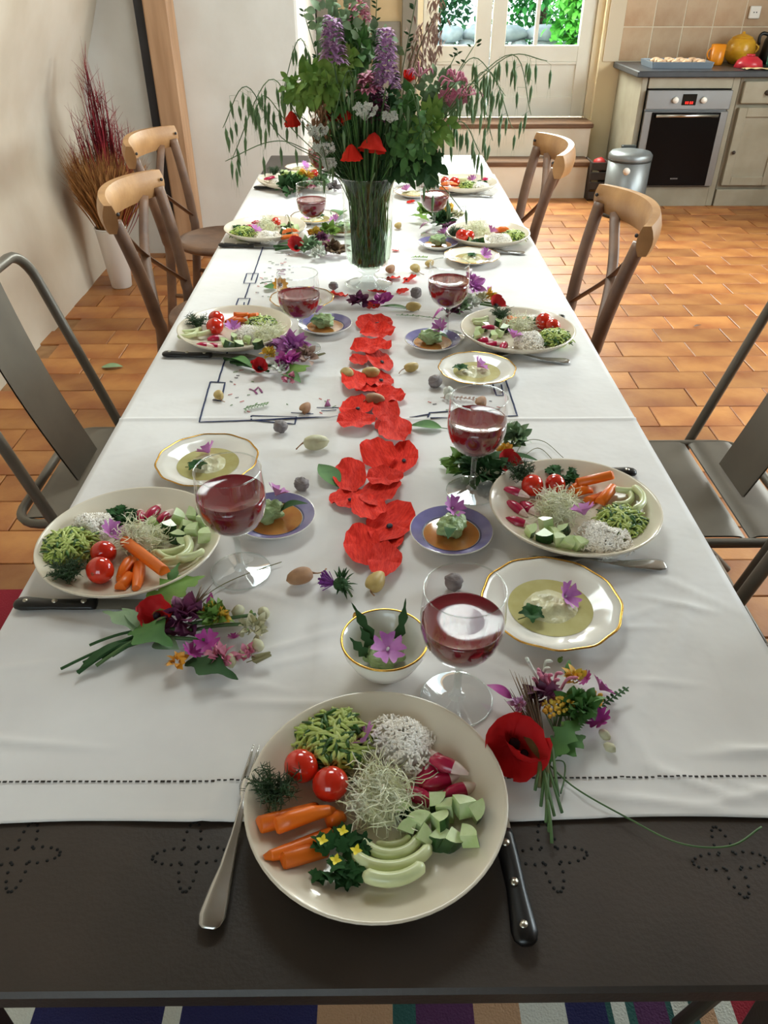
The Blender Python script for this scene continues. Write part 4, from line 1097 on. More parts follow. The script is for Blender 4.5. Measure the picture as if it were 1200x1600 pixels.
for k in range(2):
    mb = MB()
    def fn(u, v):
        a = u*2*PI; rr = 0.046*v*(1+0.10*noise.noise(Vector((math.cos(a)*1.5, math.sin(a)*1.5, k*4.))))
        x, y = rr*math.cos(a), rr*math.sin(a)
        return (x, y, 0.0072+0.008*max(0, 1-(v/0.8)**2)*(1+0.9*noise.noise(Vector((x*70, y*70, k*3.)))))
    mb.sheet(fn, 36, 14); DIPS.append(mb.mesh('pale_dip', 'dip_cream'))
mb = MB(); mb.lathe([(0, 0.0082), (0.05, 0.0084), (0.0548, 0.0086)], 48); OIL = mb.mesh('oil_pool', 'oil_yellow')
mb = MB(); rl = random.Random(2)
for a in (0.2, 1.3, 2.4, 3.6, 5.0):
    mb.leaf((0, 0, .002), (math.cos(a)*.020, math.sin(a)*.018, .006), .0085, .15, 2, n=10)
mb.tube([(0, 0, .002), (.012, -.016, .001)], .0008, 4); PLEAF = mb.mesh('parsley_leaf', 'parsley')
mb = MB(); mb.leaf((-.022, 0, .002), (.022, 0, .004), .008, .18, 0, n=10); LLEAF = mb.mesh('herb_leaf', 'leaf_dark')

# ================================================================== PLACE SETTINGS
def place_flat(px, py, z): return P(px, py, z)
def rot_to(a, b): return math.atan2(b.y-a.y, b.x-a.x)
frng = random.Random(99)
ORD = 'first second third fourth fifth sixth seventh eighth ninth tenth eleventh twelfth thirteenth fourteenth fifteenth sixteenth seventeenth eighteenth nineteenth twentieth twenty-first twenty-second twenty-third twenty-fourth twenty-fifth twenty-sixth'.split()
def number(objs, key, fmt):
    for i, o in enumerate(sorted(objs, key=key)): o['label'] = fmt % ORD[i]

def setting(tag, pc, zm, items, prot):
    """pc: pixel of the plate centre; zm: (ox, oy, scale) of the crop the item pixels were read in"""
    c = P(pc[0], pc[1], T+0.022); c.z = TC
    put('dinner_plate', PLATE, c, (0, 0, frng.uniform(0, 6)), label='cream dinner plate of raw vegetables, ' + tag, cat='plate', group='cream dinner plates')
    def at(x, y, h):
        px, py = zm[0]+x*zm[2], zm[1]+y*zm[2]
        z = TC+0.01+h
        for _ in range(3):
            p = P(px, py, z); r = math.hypot(p.x-c.x, p.y-c.y); zb = TC+plate_z(r); z = zb+h
        return P(px, py, z), zb
    n = {}; piles = {}
    for it in items:
        k = it[0]; n[k] = n.get(k, 0)+1
        if k == 'rice':
            p, zb = at(it[1], it[2], 0.014); s_ = it[3]; p.z = zb
            put('rice_mound', RICES[prot % 2], p, (0, 0, frng.uniform(0, 6)), (s_, s_, s_), label='mound of cooked white rice on ' + tag, cat='rice', group='rice mounds', kind='stuff')
        elif k == 'zuc':
            p, zb = at(it[1], it[2], 0.010); p.z = zb
            put('grated_zucchini', ZUCS[prot % 2], p, (0, 0, frng.uniform(0, 6)), it[3], label='heap of grated green zucchini on ' + tag, cat='zucchini', group='grated zucchini heaps', kind='stuff')
        elif k == 'spr':
            p, zb = at(it[1], it[2], 0.012); p.z = zb
            put('alfalfa_sprouts', SPRS[prot % 2], p, (0, 0, frng.uniform(0, 6)), it[3], label='tangle of pale sprouts on ' + tag, cat='sprouts', group='sprout tangles', kind='stuff')
        elif k == 'dill':
            p, zb = at(it[1], it[2], 0.010); p.z = zb
            put('dill_tuft', DILLS[prot % 2], p, (0, 0, frng.uniform(0, 6)), it[3], label='tuft of dark feathery dill on ' + tag, cat='dill', group='dill tufts')
        elif k in ('par', 'pary'):
            p, zb = at(it[1], it[2], 0.010); p.z = zb
            put('parsley_sprig', PARS[1 if k == 'pary' else 0], p, (0, 0, frng.uniform(0, 6)), it[3], label=('dark parsley sprig with tiny yellow flowers on ' if k == 'pary' else 'dark green parsley sprig on ') + tag, cat='parsley', group='parsley sprigs')
        elif k == 'tom':
            s_ = it[3]; p, zb = at(it[1], it[2], 0.0175*s_); p.z = zb+0.0175*s_
            put('cherry_tomato', TOMATO, p, (frng.uniform(-1.2, 1.2), frng.uniform(-1.2, 1.2), 0), s_, label=('first' if n[k] == 1 else 'second') + ' red cherry tomato, counted from the back, on ' + tag, cat='tomato', group='cherry tomatoes')
        elif k == 'car':
            p, zb = at(it[1], it[2], 0.009); q, zq = at(it[3], it[4], 0.009); up = it[5] if len(it) > 5 else 0
            p.z = zb+0.002+up*0.012; q.z = zq+0.002+up*0.012; L_ = (q-p).length
            piles.setdefault('carrot_stick', []).append(put('carrot_stick', STICKS[n[k] % 3], p, (0, -math.atan2(q.z-p.z, math.hypot(q.x-p.x, q.y-p.y)), rot_to(p, q)), (L_, 1.0, 1.0), label='orange carrot stick in the bundle on ' + tag, cat='carrot', group='carrot sticks on ' + tag))
        elif k == 'cuc':
            up = it[3] if len(it) > 3 else 0; p, zb = at(it[1], it[2], 0.009+up*0.014); p.z = zb+0.0095+up*0.014
            piles.setdefault('cucumber_cube', []).append(put('cucumber_cube', CUBES[n[k] % 3], p, (frng.uniform(-.45, .45), frng.uniform(-.45, .45), frng.uniform(0, 6)), it[4] if len(it) > 4 else 1.0, label='pale green cucumber cube with dark skin heaped on ' + tag, cat='cucumber', group='cucumber cubes on ' + tag))
        elif k == 'rad':
            p, zb = at(it[1], it[2], 0.006); p.z = zb+0.0015+(it[4] if len(it) > 4 else 0)
            piles.setdefault('radish_half', []).append(put('radish_half', RADS[n[k] % 2], p, (frng.uniform(-.3, .3), frng.uniform(-.1, .15), it[3]), 1.05, label='pink radish half with white tip on ' + tag, cat='radish', group='radish halves on ' + tag))
        elif k == 'fen':
            p, zb = at(it[1], it[2], 0.005); p.z = zb+(n[k]-1)*0.002
            piles.setdefault('fennel_slice', []).append(put('fennel_slice', FENS[n[k] % 3], p, (frng.uniform(-.1, .1), 0, it[3]), it[4] if len(it) > 4 else 1.0, label='curved pale green fennel slice on ' + tag, cat='fennel', group='fennel slices on ' + tag))
        elif k == 'mal':
            p, zb = at(it[1], it[2], 0.02); p.z = zb+0.016+(it[3] if len(it) > 3 else 0)
            put('mallow_flower', MALS[n[k] % 2], p, (0.5+frng.uniform(-.3, .3), frng.uniform(-.4, .4), frng.uniform(0, 6)), 1.0, label='pink mauve mallow flower laid on ' + tag, cat='flower', group='mallow flowers')
    for k, txt in (('carrot_stick', '%s orange carrot stick from the left on '), ('cucumber_cube', '%s cucumber cube from the left in the heap on '), ('radish_half', '%s pink radish half from the left on '), ('fennel_slice', '%s curved fennel slice from the left on ')):
        if k in piles: number(piles[k], lambda o: o.location.x/max(.1, o.location.y), txt + tag)
tF, tL1, tL2, tL3, tL4 = 'the front plate', 'the nearest left plate', 'the second left plate', 'the third left plate', 'the farthest left plate'
tR1, tR2, tR3, tR4 = 'the nearest right plate', 'the second right plate', 'the third right plate', 'the farthest right plate'
setting(tF, (588, 1251), (370, 1060, .375), [
    ('rice', 690, 250, 1.12), ('zuc', 405, 265, 1.22), ('tom', 268, 365, 1.0), ('tom', 390, 440, 1.04), ('dill', 160, 470, 1.2), ('spr', 600, 490, 1.2),
    ('car', 85, 600, 335, 535), ('car', 160, 635, 410, 560, 1), ('car', 395, 640, 110, 730), ('car', 370, 695, 180, 750), ('car', 370, 590, 455, 560), ('pary', 430, 745, 1.45),
    ('rad', 800, 385, 0.9), ('rad', 850, 420, 0.3), ('rad', 930, 460, 0.35), ('rad', 775, 490, -0.5), ('rad', 880, 375, -0.4, .008), ('rad', 850, 345, 2.2),
    ('cuc', 690, 545), ('cuc', 765, 600, .3), ('cuc', 845, 605, .35), ('cuc', 825, 515), ('cuc', 880, 555), ('cuc', 945, 540, .3), ('cuc', 995, 555), ('cuc', 770, 665), ('cuc', 890, 675), ('cuc', 965, 665), ('cuc', 720, 620), ('cuc', 850, 670),
    ('fen', 660, 700, 0.2, .9), ('fen', 640, 750, 0.0, 1.2), ('fen', 655, 810, 0.1, 1.35), ('fen', 660, 865, 0.15, 1.45), ('mal', 535, 270)], 0)
setting(tL1, (206, 851), (0, 680, .41667), [
    ('rice', 345, 330, 1.0), ('par', 460, 295, 1.15), ('rad', 525, 295, 1.9), ('rad', 575, 280, 1.2), ('rad', 618, 300, 1.1), ('cuc', 575, 335), ('cuc', 632, 345, .2), ('cuc', 665, 310), ('cuc', 720, 300), ('cuc', 757, 325), ('cuc', 665, 382), ('cuc', 725, 357, .4), ('cuc', 690, 345), ('cuc', 770, 378), ('cuc', 690, 405),
    ('fen', 640, 450, 0.3, 1.3), ('fen', 700, 455, 1.2, 1.3), ('fen', 650, 480, -0.2, 1.1), ('fen', 720, 470, .4, 1.0), ('spr', 525, 385, 1.1), ('mal', 410, 370), ('zuc', 258, 415, 1.15), ('tom', 388, 440, 1.0), ('tom', 375, 507, 1.06), ('dill', 255, 520, 1.2),
    ('car', 470, 410, 625, 530, 1), ('car', 495, 455, 440, 535), ('car', 520, 475, 505, 570), ('car', 485, 520, 445, 565)], 1)
setting(tR1, (896, 798), (660, 600, .33333), [
    ('tom', 515, 475, 1.0), ('tom', 622, 470, .95), ('dill', 460, 425, 1.1), ('par', 655, 420, 1.25), ('car', 720, 490, 890, 450, 1.2), ('car', 690, 505, 810, 420), ('car', 770, 540, 860, 495), ('car', 830, 560, 895, 485, .5), ('car', 720, 510, 800, 500, .4),
    ('fen', 960, 505, 0.0, 1.0), ('fen', 970, 560, 0.9, 1.1), ('fen', 1030, 560, 1.3, 1.2), ('rad', 440, 515, -0.5, .006), ('rad', 445, 575, -0.9), ('rad', 505, 575, -1.0), ('rad', 450, 640, -0.3), ('spr', 635, 575, 1.1),
    ('cuc', 505, 690), ('cuc', 578, 660, .5), ('cuc', 570, 715), ('cuc', 655, 690), ('cuc', 640, 738), ('cuc', 690, 748), ('cuc', 618, 705), ('cuc', 735, 755), ('rice', 850, 725, 1.12), ('zuc', 930, 645, 1.1), ('mal', 760, 620, .004)], 2)
setting(tR2, (808, 521), (600, 380, .26667), [
    ('fen', 570, 455, 0.4, 1.1), ('fen', 590, 470, .8), ('cuc', 555, 515), ('cuc', 590, 492), ('cuc', 670, 470), ('cuc', 680, 532), ('cuc', 705, 500), ('cuc', 640, 545), ('cuc', 545, 540), ('rad', 590, 562, .4), ('rad', 618, 512, .2, .01), ('rad', 645, 585, .1), ('rad', 705, 590, 1.2), ('car', 735, 470, 740, 415), ('car', 760, 470, 768, 415), ('car', 780, 470, 795, 418), ('car', 800, 465, 825, 430),
    ('par', 860, 447, 1.0), ('dill', 685, 425, 1.2), ('tom', 935, 458, 1.1), ('tom', 990, 488, 1.0), ('spr', 800, 485, 1.1), ('rice', 860, 565, 1.15), ('zuc', 1000, 555, 1.1), ('mal', 755, 550)], 3)
setting(tL2, (368, 518), (250, 400, .25833), [
    ('fen', 200, 465, .5, 1.2), ('fen', 195, 490, .8, 1.1), ('fen', 235, 490, .3, 1.1), ('dill', 230, 408, 1.2), ('tom', 340, 378, 1.05), ('tom', 332, 425, 1.1), ('car', 400, 400, 490, 355), ('car', 430, 395, 530, 380), ('car', 450, 375, 540, 365, 1), ('car', 540, 360, 595, 350), ('zuc', 615, 415, 1.1), ('mal', 440, 440), ('rice', 545, 460, 1.05), ('spr', 655, 475, 1.1),
    ('rad', 268, 535, .1), ('rad', 325, 538, 0), ('rad', 340, 490, .3), ('cuc', 390, 525), ('cuc', 450, 498), ('cuc', 480, 538), ('cuc', 525, 505), ('cuc', 590, 532), ('cuc', 420, 540)], 4)
setting(tL3, (415, 361), (320, 230, .23333), [
    ('zuc', 258, 575, 1.15), ('par', 235, 535, 1.1), ('rad', 355, 512, .3, .006), ('rad', 310, 528, 0), ('mal', 335, 560), ('spr', 420, 525, 1.1), ('tom', 475, 505, .95), ('rice', 430, 595, 1.15), ('cuc', 530, 530), ('cuc', 575, 522), ('cuc', 605, 540), ('cuc', 560, 560), ('cuc', 520, 560), ('car', 515, 600, 625, 585), ('car', 530, 590, 630, 578, 1)], 5)
setting(tL4, (455, 284), (320, 230, .23333), [
    ('rad', 430, 207, .2), ('rad', 450, 200, .6), ('rice', 485, 218, 1.0), ('zuc', 570, 205, 1.2), ('dill', 465, 170, 1.2), ('cuc', 520, 168), ('cuc', 545, 175), ('fen', 600, 190, .2), ('tom', 740, 185, 1.0), ('mal', 660, 165)], 6)
setting(tR3, (762, 369), (560, 230, .25), [
    ('tom', 648, 552, 1.1), ('tom', 692, 552, .95), ('dill', 600, 540, 1.2), ('spr', 740, 515, 1.1), ('mal', 825, 540, .006), ('par', 740, 590, 1.1), ('cuc', 690, 580), ('cuc', 770, 590), ('rice', 885, 575, 1.2), ('car', 860, 515, 930, 512), ('car', 875, 520, 945, 520, .5), ('zuc', 970, 558, 1.1)], 7)
setting(tR4, (725, 289), (560, 230, .25), [
    ('tom', 545, 218, 1.15), ('tom', 602, 220, 1.15), ('car', 515, 252, 630, 255), ('car', 520, 245, 625, 248, 1), ('fen', 660, 205, .2, 1.2), ('fen', 680, 215, .4, 1.2), ('mal', 712, 207), ('zuc', 690, 245, 1.1), ('rice', 770, 243, 1.15), ('rad', 797, 205, .4, .006), ('par', 775, 210, .9)], 8)

# glasses of red juice
gl = [((377, 893), 'by the nearest left plate', 0), ((737, 768), 'by the nearest right plate', 0), ((713, 1093), 'behind the front plate', 1), ((472, 545), 'by the second left plate', 1), ((697, 527), 'by the second right plate', 0),
      ((490, 378), 'by the third left plate', 1), ((677, 368), 'by the third right plate', 1), ((503, 296), 'by the farthest left plate', 2), ((665, 300), 'by the farthest right plate', 2)]
for (px, tg, lv) in gl:
    c = P(px[0], px[1], TC); c.z = TC
    spawn('wine_glass', GLASS_P, 'clear stemmed wine glass ' + tg, 'glass', c, (0, 0, 0), 'wine glasses')
    put('red_juice', JUICE[lv], c, label='dark red juice filling the glass ' + tg, cat='juice', group='red juices')
# knives and forks
def cutlery(name, proto, cat, lab, a, b, L_, grp, z=TC):
    A, B = P(a[0], a[1], z), P(b[0], b[1], z)
    spawn(name, proto, lab, cat, A, (0, 0, rot_to(A, B)), grp)
K = lambda a, b, lab: cutlery('table_knife', KNIFE_P, 'knife', lab, a, b, .225, 'black-handled table knives')
K((822, 1482), (748, 1135), 'black-handled knife with three rivets right of the front plate')
K((25, 947), (330, 950), 'black-handled knife below the nearest left plate')
K((255, 556), (440, 562), 'black-handled knife below the second left plate')
K((342, 385), (480, 388), 'black-handled knife below the third left plate')
K((397, 295), (500, 297), 'black-handled knife below the farthest left plate')
K((993, 742), (800, 738), 'black-handled knife behind the nearest right plate')
K((882, 499), (760, 495), 'black-handled knife behind the second right plate')
FK = lambda a, b, lab: cutlery('table_fork', FORK_P, 'fork', lab, a, b, .2, 'steel table forks')
FK((326, 1455), (420, 1140), 'steel fork lying left of the front plate')
FK((1040, 886), (792, 880), 'steel fork between the nearest right plate and gold-rimmed side plate')
FK((890, 567), (760, 556), 'steel fork below the second right plate')
FK((820, 397), (720, 390), 'steel fork below the third right plate')
FK((770, 308), (690, 303), 'steel fork below the farthest right plate')
# purple-banded saucers
def saucer(px, tg, lx=0.0, ly=0.0, s_=1.0, leafrot=0, mal=(0.0, 0.02)):
    c = P(px[0], px[1], T+0.012); c.z = TC
    spawn('saucer', SAUCER_P, 'small purple-banded saucer ' + tg, 'saucer', c, (0, 0, 0), 'purple-banded saucers', s_)
    put('orange_sauce', SAUCE, c, (0, 0, 0), s_, label='pool of orange sauce in the saucer ' + tg, cat='sauce', group='orange sauce pools')
    put('herb_mousse', BUMP_GREEN, c+Vector((lx, ly, 0.008)), (0, 0, frng.uniform(-.5, .5)+0.3), (s_, s_, s_*.9), label='pale green herb mousse in the saucer ' + tg, cat='mousse', group='herb mousses')
    put('mallow_flower', MALS[1], c+Vector((mal[0], mal[1], 0.036)), (0.6, 0.2, frng.uniform(0, 6)), .95, label='mauve mallow flower on the mousse ' + tg, cat='flower', group='mallow flowers')
    put('herb_leaf', LLEAF, c+Vector((-0.03*math.cos(leafrot), -0.03*math.sin(leafrot), 0.024)), (0, -0.35, leafrot+PI), 1.2, label='slim dark herb leaf on the saucer ' + tg, cat='leaf', group='herb leaves on saucers')
saucer((705, 835), 'near the nearest right glass', 0.0, 0.002, 1.0, -0.2+PI/2, (0.0, 0.025))
saucer((430, 812), 'beside the nearest left glass', -0.012, 0.0, 1.0, PI, (0.0, 0.022))
saucer((676, 536), 'beside the second right plate', -0.005, 0, 1.02, 2.2, (0.018, 0.012))
saucer((508, 511), 'beside the second left plate', -0.005, 0, 1.02, 0.9, (-0.02, 0.012))
saucer((684, 383), 'beside the third right plate', 0, 0, 1.0, 2.5, (0.02, 0.012))
saucer((535, 362), 'beside the third left plate', 0, 0, 1.0, 1.5, (-0.02, 0.012))
# gold-rimmed side plates with pale dip
def side(px, tg, k=0, s_=1.0, flower=(0.02, 0.015), leaf=(-0.03, -0.01)):
    c = P(px[0], px[1], T+0.014); c.z = TC
    spawn('side_plate', SIDE_P, 'gold-rimmed white side plate ' + tg, 'plate', c, (0, 0, frng.uniform(0, 1)), 'gold-rimmed side plates', s_)
    put('oil_pool', OIL, c, (0, 0, frng.uniform(0, 6)), s_, label='thin yellow oil pool on the side plate ' + tg, cat='oil', group='oil pools')
    put('pale_dip', DIPS[k], c, (0, 0, frng.uniform(0, 6)), s_*.98, label='creamy pale dip on the side plate ' + tg, cat='dip', group='pale dips')
    put('mallow_flower', MALS[1], c+Vector((flower[0], flower[1], 0.015)), (0.75, 0.1, frng.uniform(0, 6)), 1.0, label='mauve mallow flower on the dip ' + tg, cat='flower', group='mallow flowers')
    put('parsley_leaf', PLEAF, c+Vector((leaf[0], leaf[1], 0.0125)), (0, 0, frng.uniform(0, 6)), 1.0, label='dark parsley leaf on the side plate ' + tg, cat='leaf', group='parsley leaves on side plates')
side((860, 948), 'right of the front glass', 0, 1.04, (0.018, 0.012), (-0.03, -0.022))
side((325, 724), 'behind the nearest left plate', 1, .98, (0.0, 0.022), (-0.015, -0.02))
side((745, 580), 'below the second right plate', 1, .92, (0.0, 0.005), (-0.035, 0.0))
side((737, 403), 'below the third right plate', 0, .92, (0.035, 0.0), (0.0, 0.0))
side((472, 470), 'behind the second left glass', 0, .92, (0.03, 0.02), (-0.03, 0.02))
side((455, 345), 'behind the third left plate', 1, .92, (0.04, 0.0), (0.05, -0.01)) if False else side((492, 341), 'behind the third left glass', 1, .92, (-0.03, 0.0), (0.02, 0.0))
side((648, 302), 'left of the farthest right plate', 0, .9, (-0.03, 0.01), (0.03, 0.0))
side((475, 263), 'behind the farthest left plate', 1, .92, (0.0, 0.0), (0.04, 0.0))
# footed cup at the front
c = P(601, 1024, T+0.03); c.z = TC
t = thing('small_bowl', 'small white bowl with gold rim behind the front plate', 'bowl', c)
mb = MB(); mb.lathe([(0, 0.012), (0.02, 0.013), (0.036, 0.022), (0.047, 0.040), (0.0510, 0.0535), (0.0524, 0.0540), (0.0533, 0.0530), (0.050, 0.038), (0.040, 0.018), (0.026, 0.007), (0.024, 0.0), (0.021, 0.0), (0.02, 0.004), (0, 0.004)], 56); build('body', mb, 'china_white', t)
mb = MB(); mb.lathe([(0.0506, 0.0536), (0.0522, 0.0548), (0.0537, 0.0534), (0.0528, 0.0522)], 56); build('gold_rim', mb, 'gold', t)
mb = MB(); mb.tube(arc((-0.028, 0.042, 0.05), (-0.042, 0.058, 0.052), (-0.036, 0.045, 0.034), 8), 0.0025, 8); build('handle', mb, 'gold', t)
put('herb_mousse', BUMP_GREEN, c+Vector((0, 0, 0.016)), (0, 0, .3), (.95, 1.1, .8), label='olive green mousse in the small white bowl', cat='mousse', group='herb mousses')
put('mallow_flower', MALS[0], c+Vector((0.003, -0.012, 0.045)), (0.35, 0, 0.4), 1.1, label='mauve mallow flower in the small white bowl', cat='flower', group='mallow flowers')
mb = MB()
for (x0, y0, x1, y1, z1) in ((-.012, .012, -.040, .030, .085), (-.016, .004, -.030, .010, .065), (.012, .012, .026, .034, .088), (-.02, -.008, -.042, -.004, .06)):
    a = Vector((x0, y0, .03)); b = Vector((x1, y1, z1)); mb.leaf(a, b, .006, .12, 3, n=12, up=(0.3, -1, .6)); mb.tube([Vector((x0*.6, y0*.6, .025)), a.lerp(b, .5)], .0009, 4)
build('rocket_leaves', mb, 'leaf_dark', loc=c, label='slim rocket leaves standing in the small white bowl', cat='leaf')

# ================================================================== FLOWERS
def poppy_head(mb, c, r, tilt=(0, 0, 0), mi=0, seed=0, openv=0.55, eye=1):
    A = Euler(tilt).to_matrix(); c = Vector(c)
    for k in range(4):
        a = k*PI/2 + (0.3 if k % 2 else 0)
        def fn(u, v, a=a, k=k):
            th = a+(u-0.5)*2.0; rr = v**0.8*(openv+0.12*noise.noise(Vector((u*4, v*3, seed+k*2.))))
            zz = (v**1.3)*(1.05-openv*0.6) + 0.07*noise.noise(Vector((u*7+seed, v*3, k*5.)))
            p = Vector((math.cos(th)*rr, math.sin(th)*rr, zz))*r*(1.0 if k % 2 else 0.93)
            return c + A @ p
        mb.sheet(fn, 10, 8, mi)
    if eye: mb.ball(c + A @ Vector((0, 0, r*0.25)), r*0.14, 8, 6, mi=eye)
def clump(mb, c, r, n, pet, rg, mi=0):
    c = Vector(c)
    for i in range(n):
        d = Vector((rg.gauss(0, 1), rg.gauss(0, 1), abs(rg.gauss(0, 1)))).normalized(); b = c + d*r*rg.uniform(.3, .8)
        mb.leaf(b, b+(d+Vector((rg.uniform(-.5, .5), rg.uniform(-.5, .5), rg.uniform(-.3, .5))))*pet, pet*.42, .15, mi=mi, n=4, up=(rg.uniform(-1, 1), rg.uniform(-1, 1), 1))
brg = random.Random(123)
def bouquet(label, base, els):
    c = P(base[0], base[1], TC); t = thing('table_posy', label, 'posy', c, group='wildflower posies')
    X = Matrix.Translation(-c)
    def nb(): m_ = MB(); m_.T = X; return m_
    W = lambda x, y, h=0.012: P(x, y, TC+h)
    for e in els:
        k = e[0]; mb = nb()
        if k == 'stems':
            _, lst, m_, rad = e
            for (ax, ay, bx, by) in lst:
                a, b = W(ax, ay, .003+brg.random()*.006), W(bx, by, .010+brg.random()*.008)
                mb.tube(arc(a, (a+b)/2+Vector((brg.uniform(-.004, .004), brg.uniform(-.004, .004), .004)), b, 6), rad, 5)
            build('stems', mb, m_, t)
        elif k == 'poppy':
            _, x, y, h, r, tilt = e[:6]; poppy_head(mb, W(x, y, h), r*1.2, tilt, 0, x*.1, e[6] if len(e) > 6 else .6)
            build('poppy_bloom', mb, ['poppy_crimson', 'poppy_black'], t)
        elif k == 'mallow':
            _, x, y, h, r, m_ = e; mallow(mb, W(x, y, h), r, 0, (brg.uniform(-.9, -.1), brg.uniform(-.5, .5), brg.uniform(0, 6)), 5, .5); build('mallow_bloom', mb, m_, t)
        elif k == 'leaf':
            _, ax, ay, bx, by, wd, lob, m_, h = e; mb.leaf(W(ax, ay, h), W(bx, by, h+.006), wd, .12, lob, n=14); build('leaf', mb, m_, t)
        elif k == 'buds':
            _, lst, r, m_ = e
            for (x, y) in lst:
                mb = nb(); p = W(x, y, r*1.1); mb.ball(p, (r*1.25, r*.9, r*.9), 10, 8, rot=(0, 0, brg.uniform(0, 6)), jit=.2, seed=x)
                q = W(x+brg.uniform(-4, 4), y-4, r*.6); mb.ball(q, r*.4, 6, 5)
                build('bud', mb, m_, t)
        elif k == 'yarrow':
            _, x, y, h, r = e; p = W(x, y, h)
            for i in range(26):
                a, q = brg.uniform(0, 6.28), math.sqrt(brg.random()); mb.ball(p+Vector((math.cos(a)*r*q, math.sin(a)*r*q, brg.uniform(-.002, .003))), r*.22, 6, 5)
            build('yarrow_head', mb, 'yarrow', t)
            mb = nb()
            for i in range(6): a = i*1.05; mb.tube([p+Vector((math.cos(a)*r*.7, math.sin(a)*r*.7, -.002)), p+Vector((0, -.022, -.012))], .0009, 4)
            build('yarrow_stalk', mb, 'leaf_sage', t)
        elif k == 'grass':
            _, ax, ay, bx, by, n, m_, sp = e
            a, b = W(ax, ay, .010), W(bx, by, .016)
            for i in range(n):
                e2 = b+Vector((brg.gauss(0, sp), brg.gauss(0, sp), abs(brg.gauss(0, .008)))); e2 = a+(e2-a)*brg.uniform(.65, 1.1)
                mb.tube(arc(a, (a+e2)/2+Vector((0, 0, .006)), e2, 5), [.0009, .0011, .0013, .0010, .0006, .0002], 4)
            o = build('grass_spray', mb, m_, t)
        elif k == 'curl':
            _, x, y, n, m_ = e; p = W(x, y, .016)
            for i in range(n):
                d = Vector((brg.uniform(-.016, .016), brg.uniform(.016, .034), brg.uniform(.004, .016)))
                mb.tube(smooth_path([p, p+d*.7, p+d+Vector((d.x*.3, .002, .006)), p+d*.85+Vector((d.x*.9+.004, .003, .012))], 4), [.0011]*4+[.0018]*4+[.0022]*4+[.0010], 6)
            build('honeysuckle', mb, m_, t)
        elif k == 'fern':
            _, ax, ay, bx, by, m_ = e; a, b = W(ax, ay, .010), W(bx, by, .014); mb.tube([a, b], .0009, 4); d = (b-a); s_ = Vector((-d.y, d.x, 0)).normalized()
            for i in range(12):
                p = a.lerp(b, .25+.75*i/12); l = .009*(1-.5*i/12)
                for q in (-1, 1): mb.leaf(p, p+d.normalized()*l*.5+s_*q*l, .0022, .1, n=4)
            build('fern_sprig', mb, m_, t)
        elif k == 'clump':
            _, x, y, h, r, n, m_, pet = e; clump(mb, W(x, y, h), r*1.2, int(n*1.7), pet*1.25, brg); build('blossom_cluster', mb, m_, t)
        elif k == 'wire':
            _, pts, m_, rad = e; mb.tube(smooth_path([W(x, y, .004) for x, y in pts], 8), rad, 4); build('trailing_grass', mb, m_, t)
    return t
# posy beside the front plate
bouquet('posy with large red poppy and yarrow right of the front plate', (852, 1215), [
    ('stems', [(858, 1300, 850, 1195), (853, 1285, 856, 1190), (866, 1275, 848, 1195), (845, 1260, 852, 1185), (878, 1270, 852, 1180), (836, 1235, 850, 1190), (862, 1318, 855, 1250), (872, 1245, 862, 1150), (850, 1195, 905, 1130), (850, 1195, 838, 1105), (858, 1195, 880, 1105)], 'stem_green', .0018),
    ('stems', [(843, 1195, 815, 1115), (850, 1180, 826, 1150), (842, 1230, 846, 1180), (858, 1230, 852, 1185)], 'stem_olive', .003),
    ('poppy', 800, 1160, .010, .042, (.75, -.35, .4), .72), ('poppy', 815, 1188, .005, .028, (.2, .5, 1.3), .8),
    ('grass', 852, 1185, 815, 1065, 46, 'grass_brown', .008), ('grass', 845, 1170, 800, 1085, 14, 'grass_brown', .005),
    ('curl', 866, 1098, 9, 'pink_flower'), ('curl', 850, 1080, 4, 'white_flower'), ('clump', 850, 1092, .012, .010, 14, 'plum_flower', .015),
    ('yarrow', 862, 1108, .022, .012), ('yarrow', 884, 1098, .024, .013), ('yarrow', 925, 1092, .022, .012),
    ('leaf', 858, 1190, 905, 1122, .012, 4, 'leaf_green', .010), ('leaf', 866, 1180, 915, 1150, .014, 3, 'leaf_green', .006), ('leaf', 868, 1160, 898, 1128, .009, 3, 'leaf_mid', .012), ('leaf', 885, 1060, 890, 1030, .004, 0, 'leaf_green', .014), ('leaf', 850, 1190, 815, 1145, .007, 0, 'stem_olive', .012),
    ('fern', 880, 1140, 982, 1074, 'leaf_dark'), ('fern', 880, 1150, 935, 1100, 'leaf_green'), ('clump', 900, 1110, .012, .016, 30, 'leaf_green', .014), ('clump', 897, 1064, .016, .009, 14, 'yarrow', .008),
    ('mallow', 937, 1078, .014, .017, 'mallow_deep'), ('mallow', 938, 1128, .010, .015, 'mallow_deep'), ('mallow', 918, 1062, .014, .010, 'mallow_deep'),
    ('leaf', 800, 1092, 760, 1070, .007, 0, 'mallow_deep', .014), ('clump', 810, 1103, .024, .005, 14, 'lilac_flower', .006), ('buds', [(945, 1148), (953, 1168)], .006, 'bud_beige'), ('buds', [(875, 1031)], .0035, 'leaf_mid'),
    ('wire', [(858, 1195), (900, 1232), (975, 1275), (1060, 1317), (1140, 1322), (1190, 1292)], 'stem_green', .0011), ('wire', [(850, 1190), (880, 1190), (882, 1215), (876, 1240)], 'stem_green', .0009)])
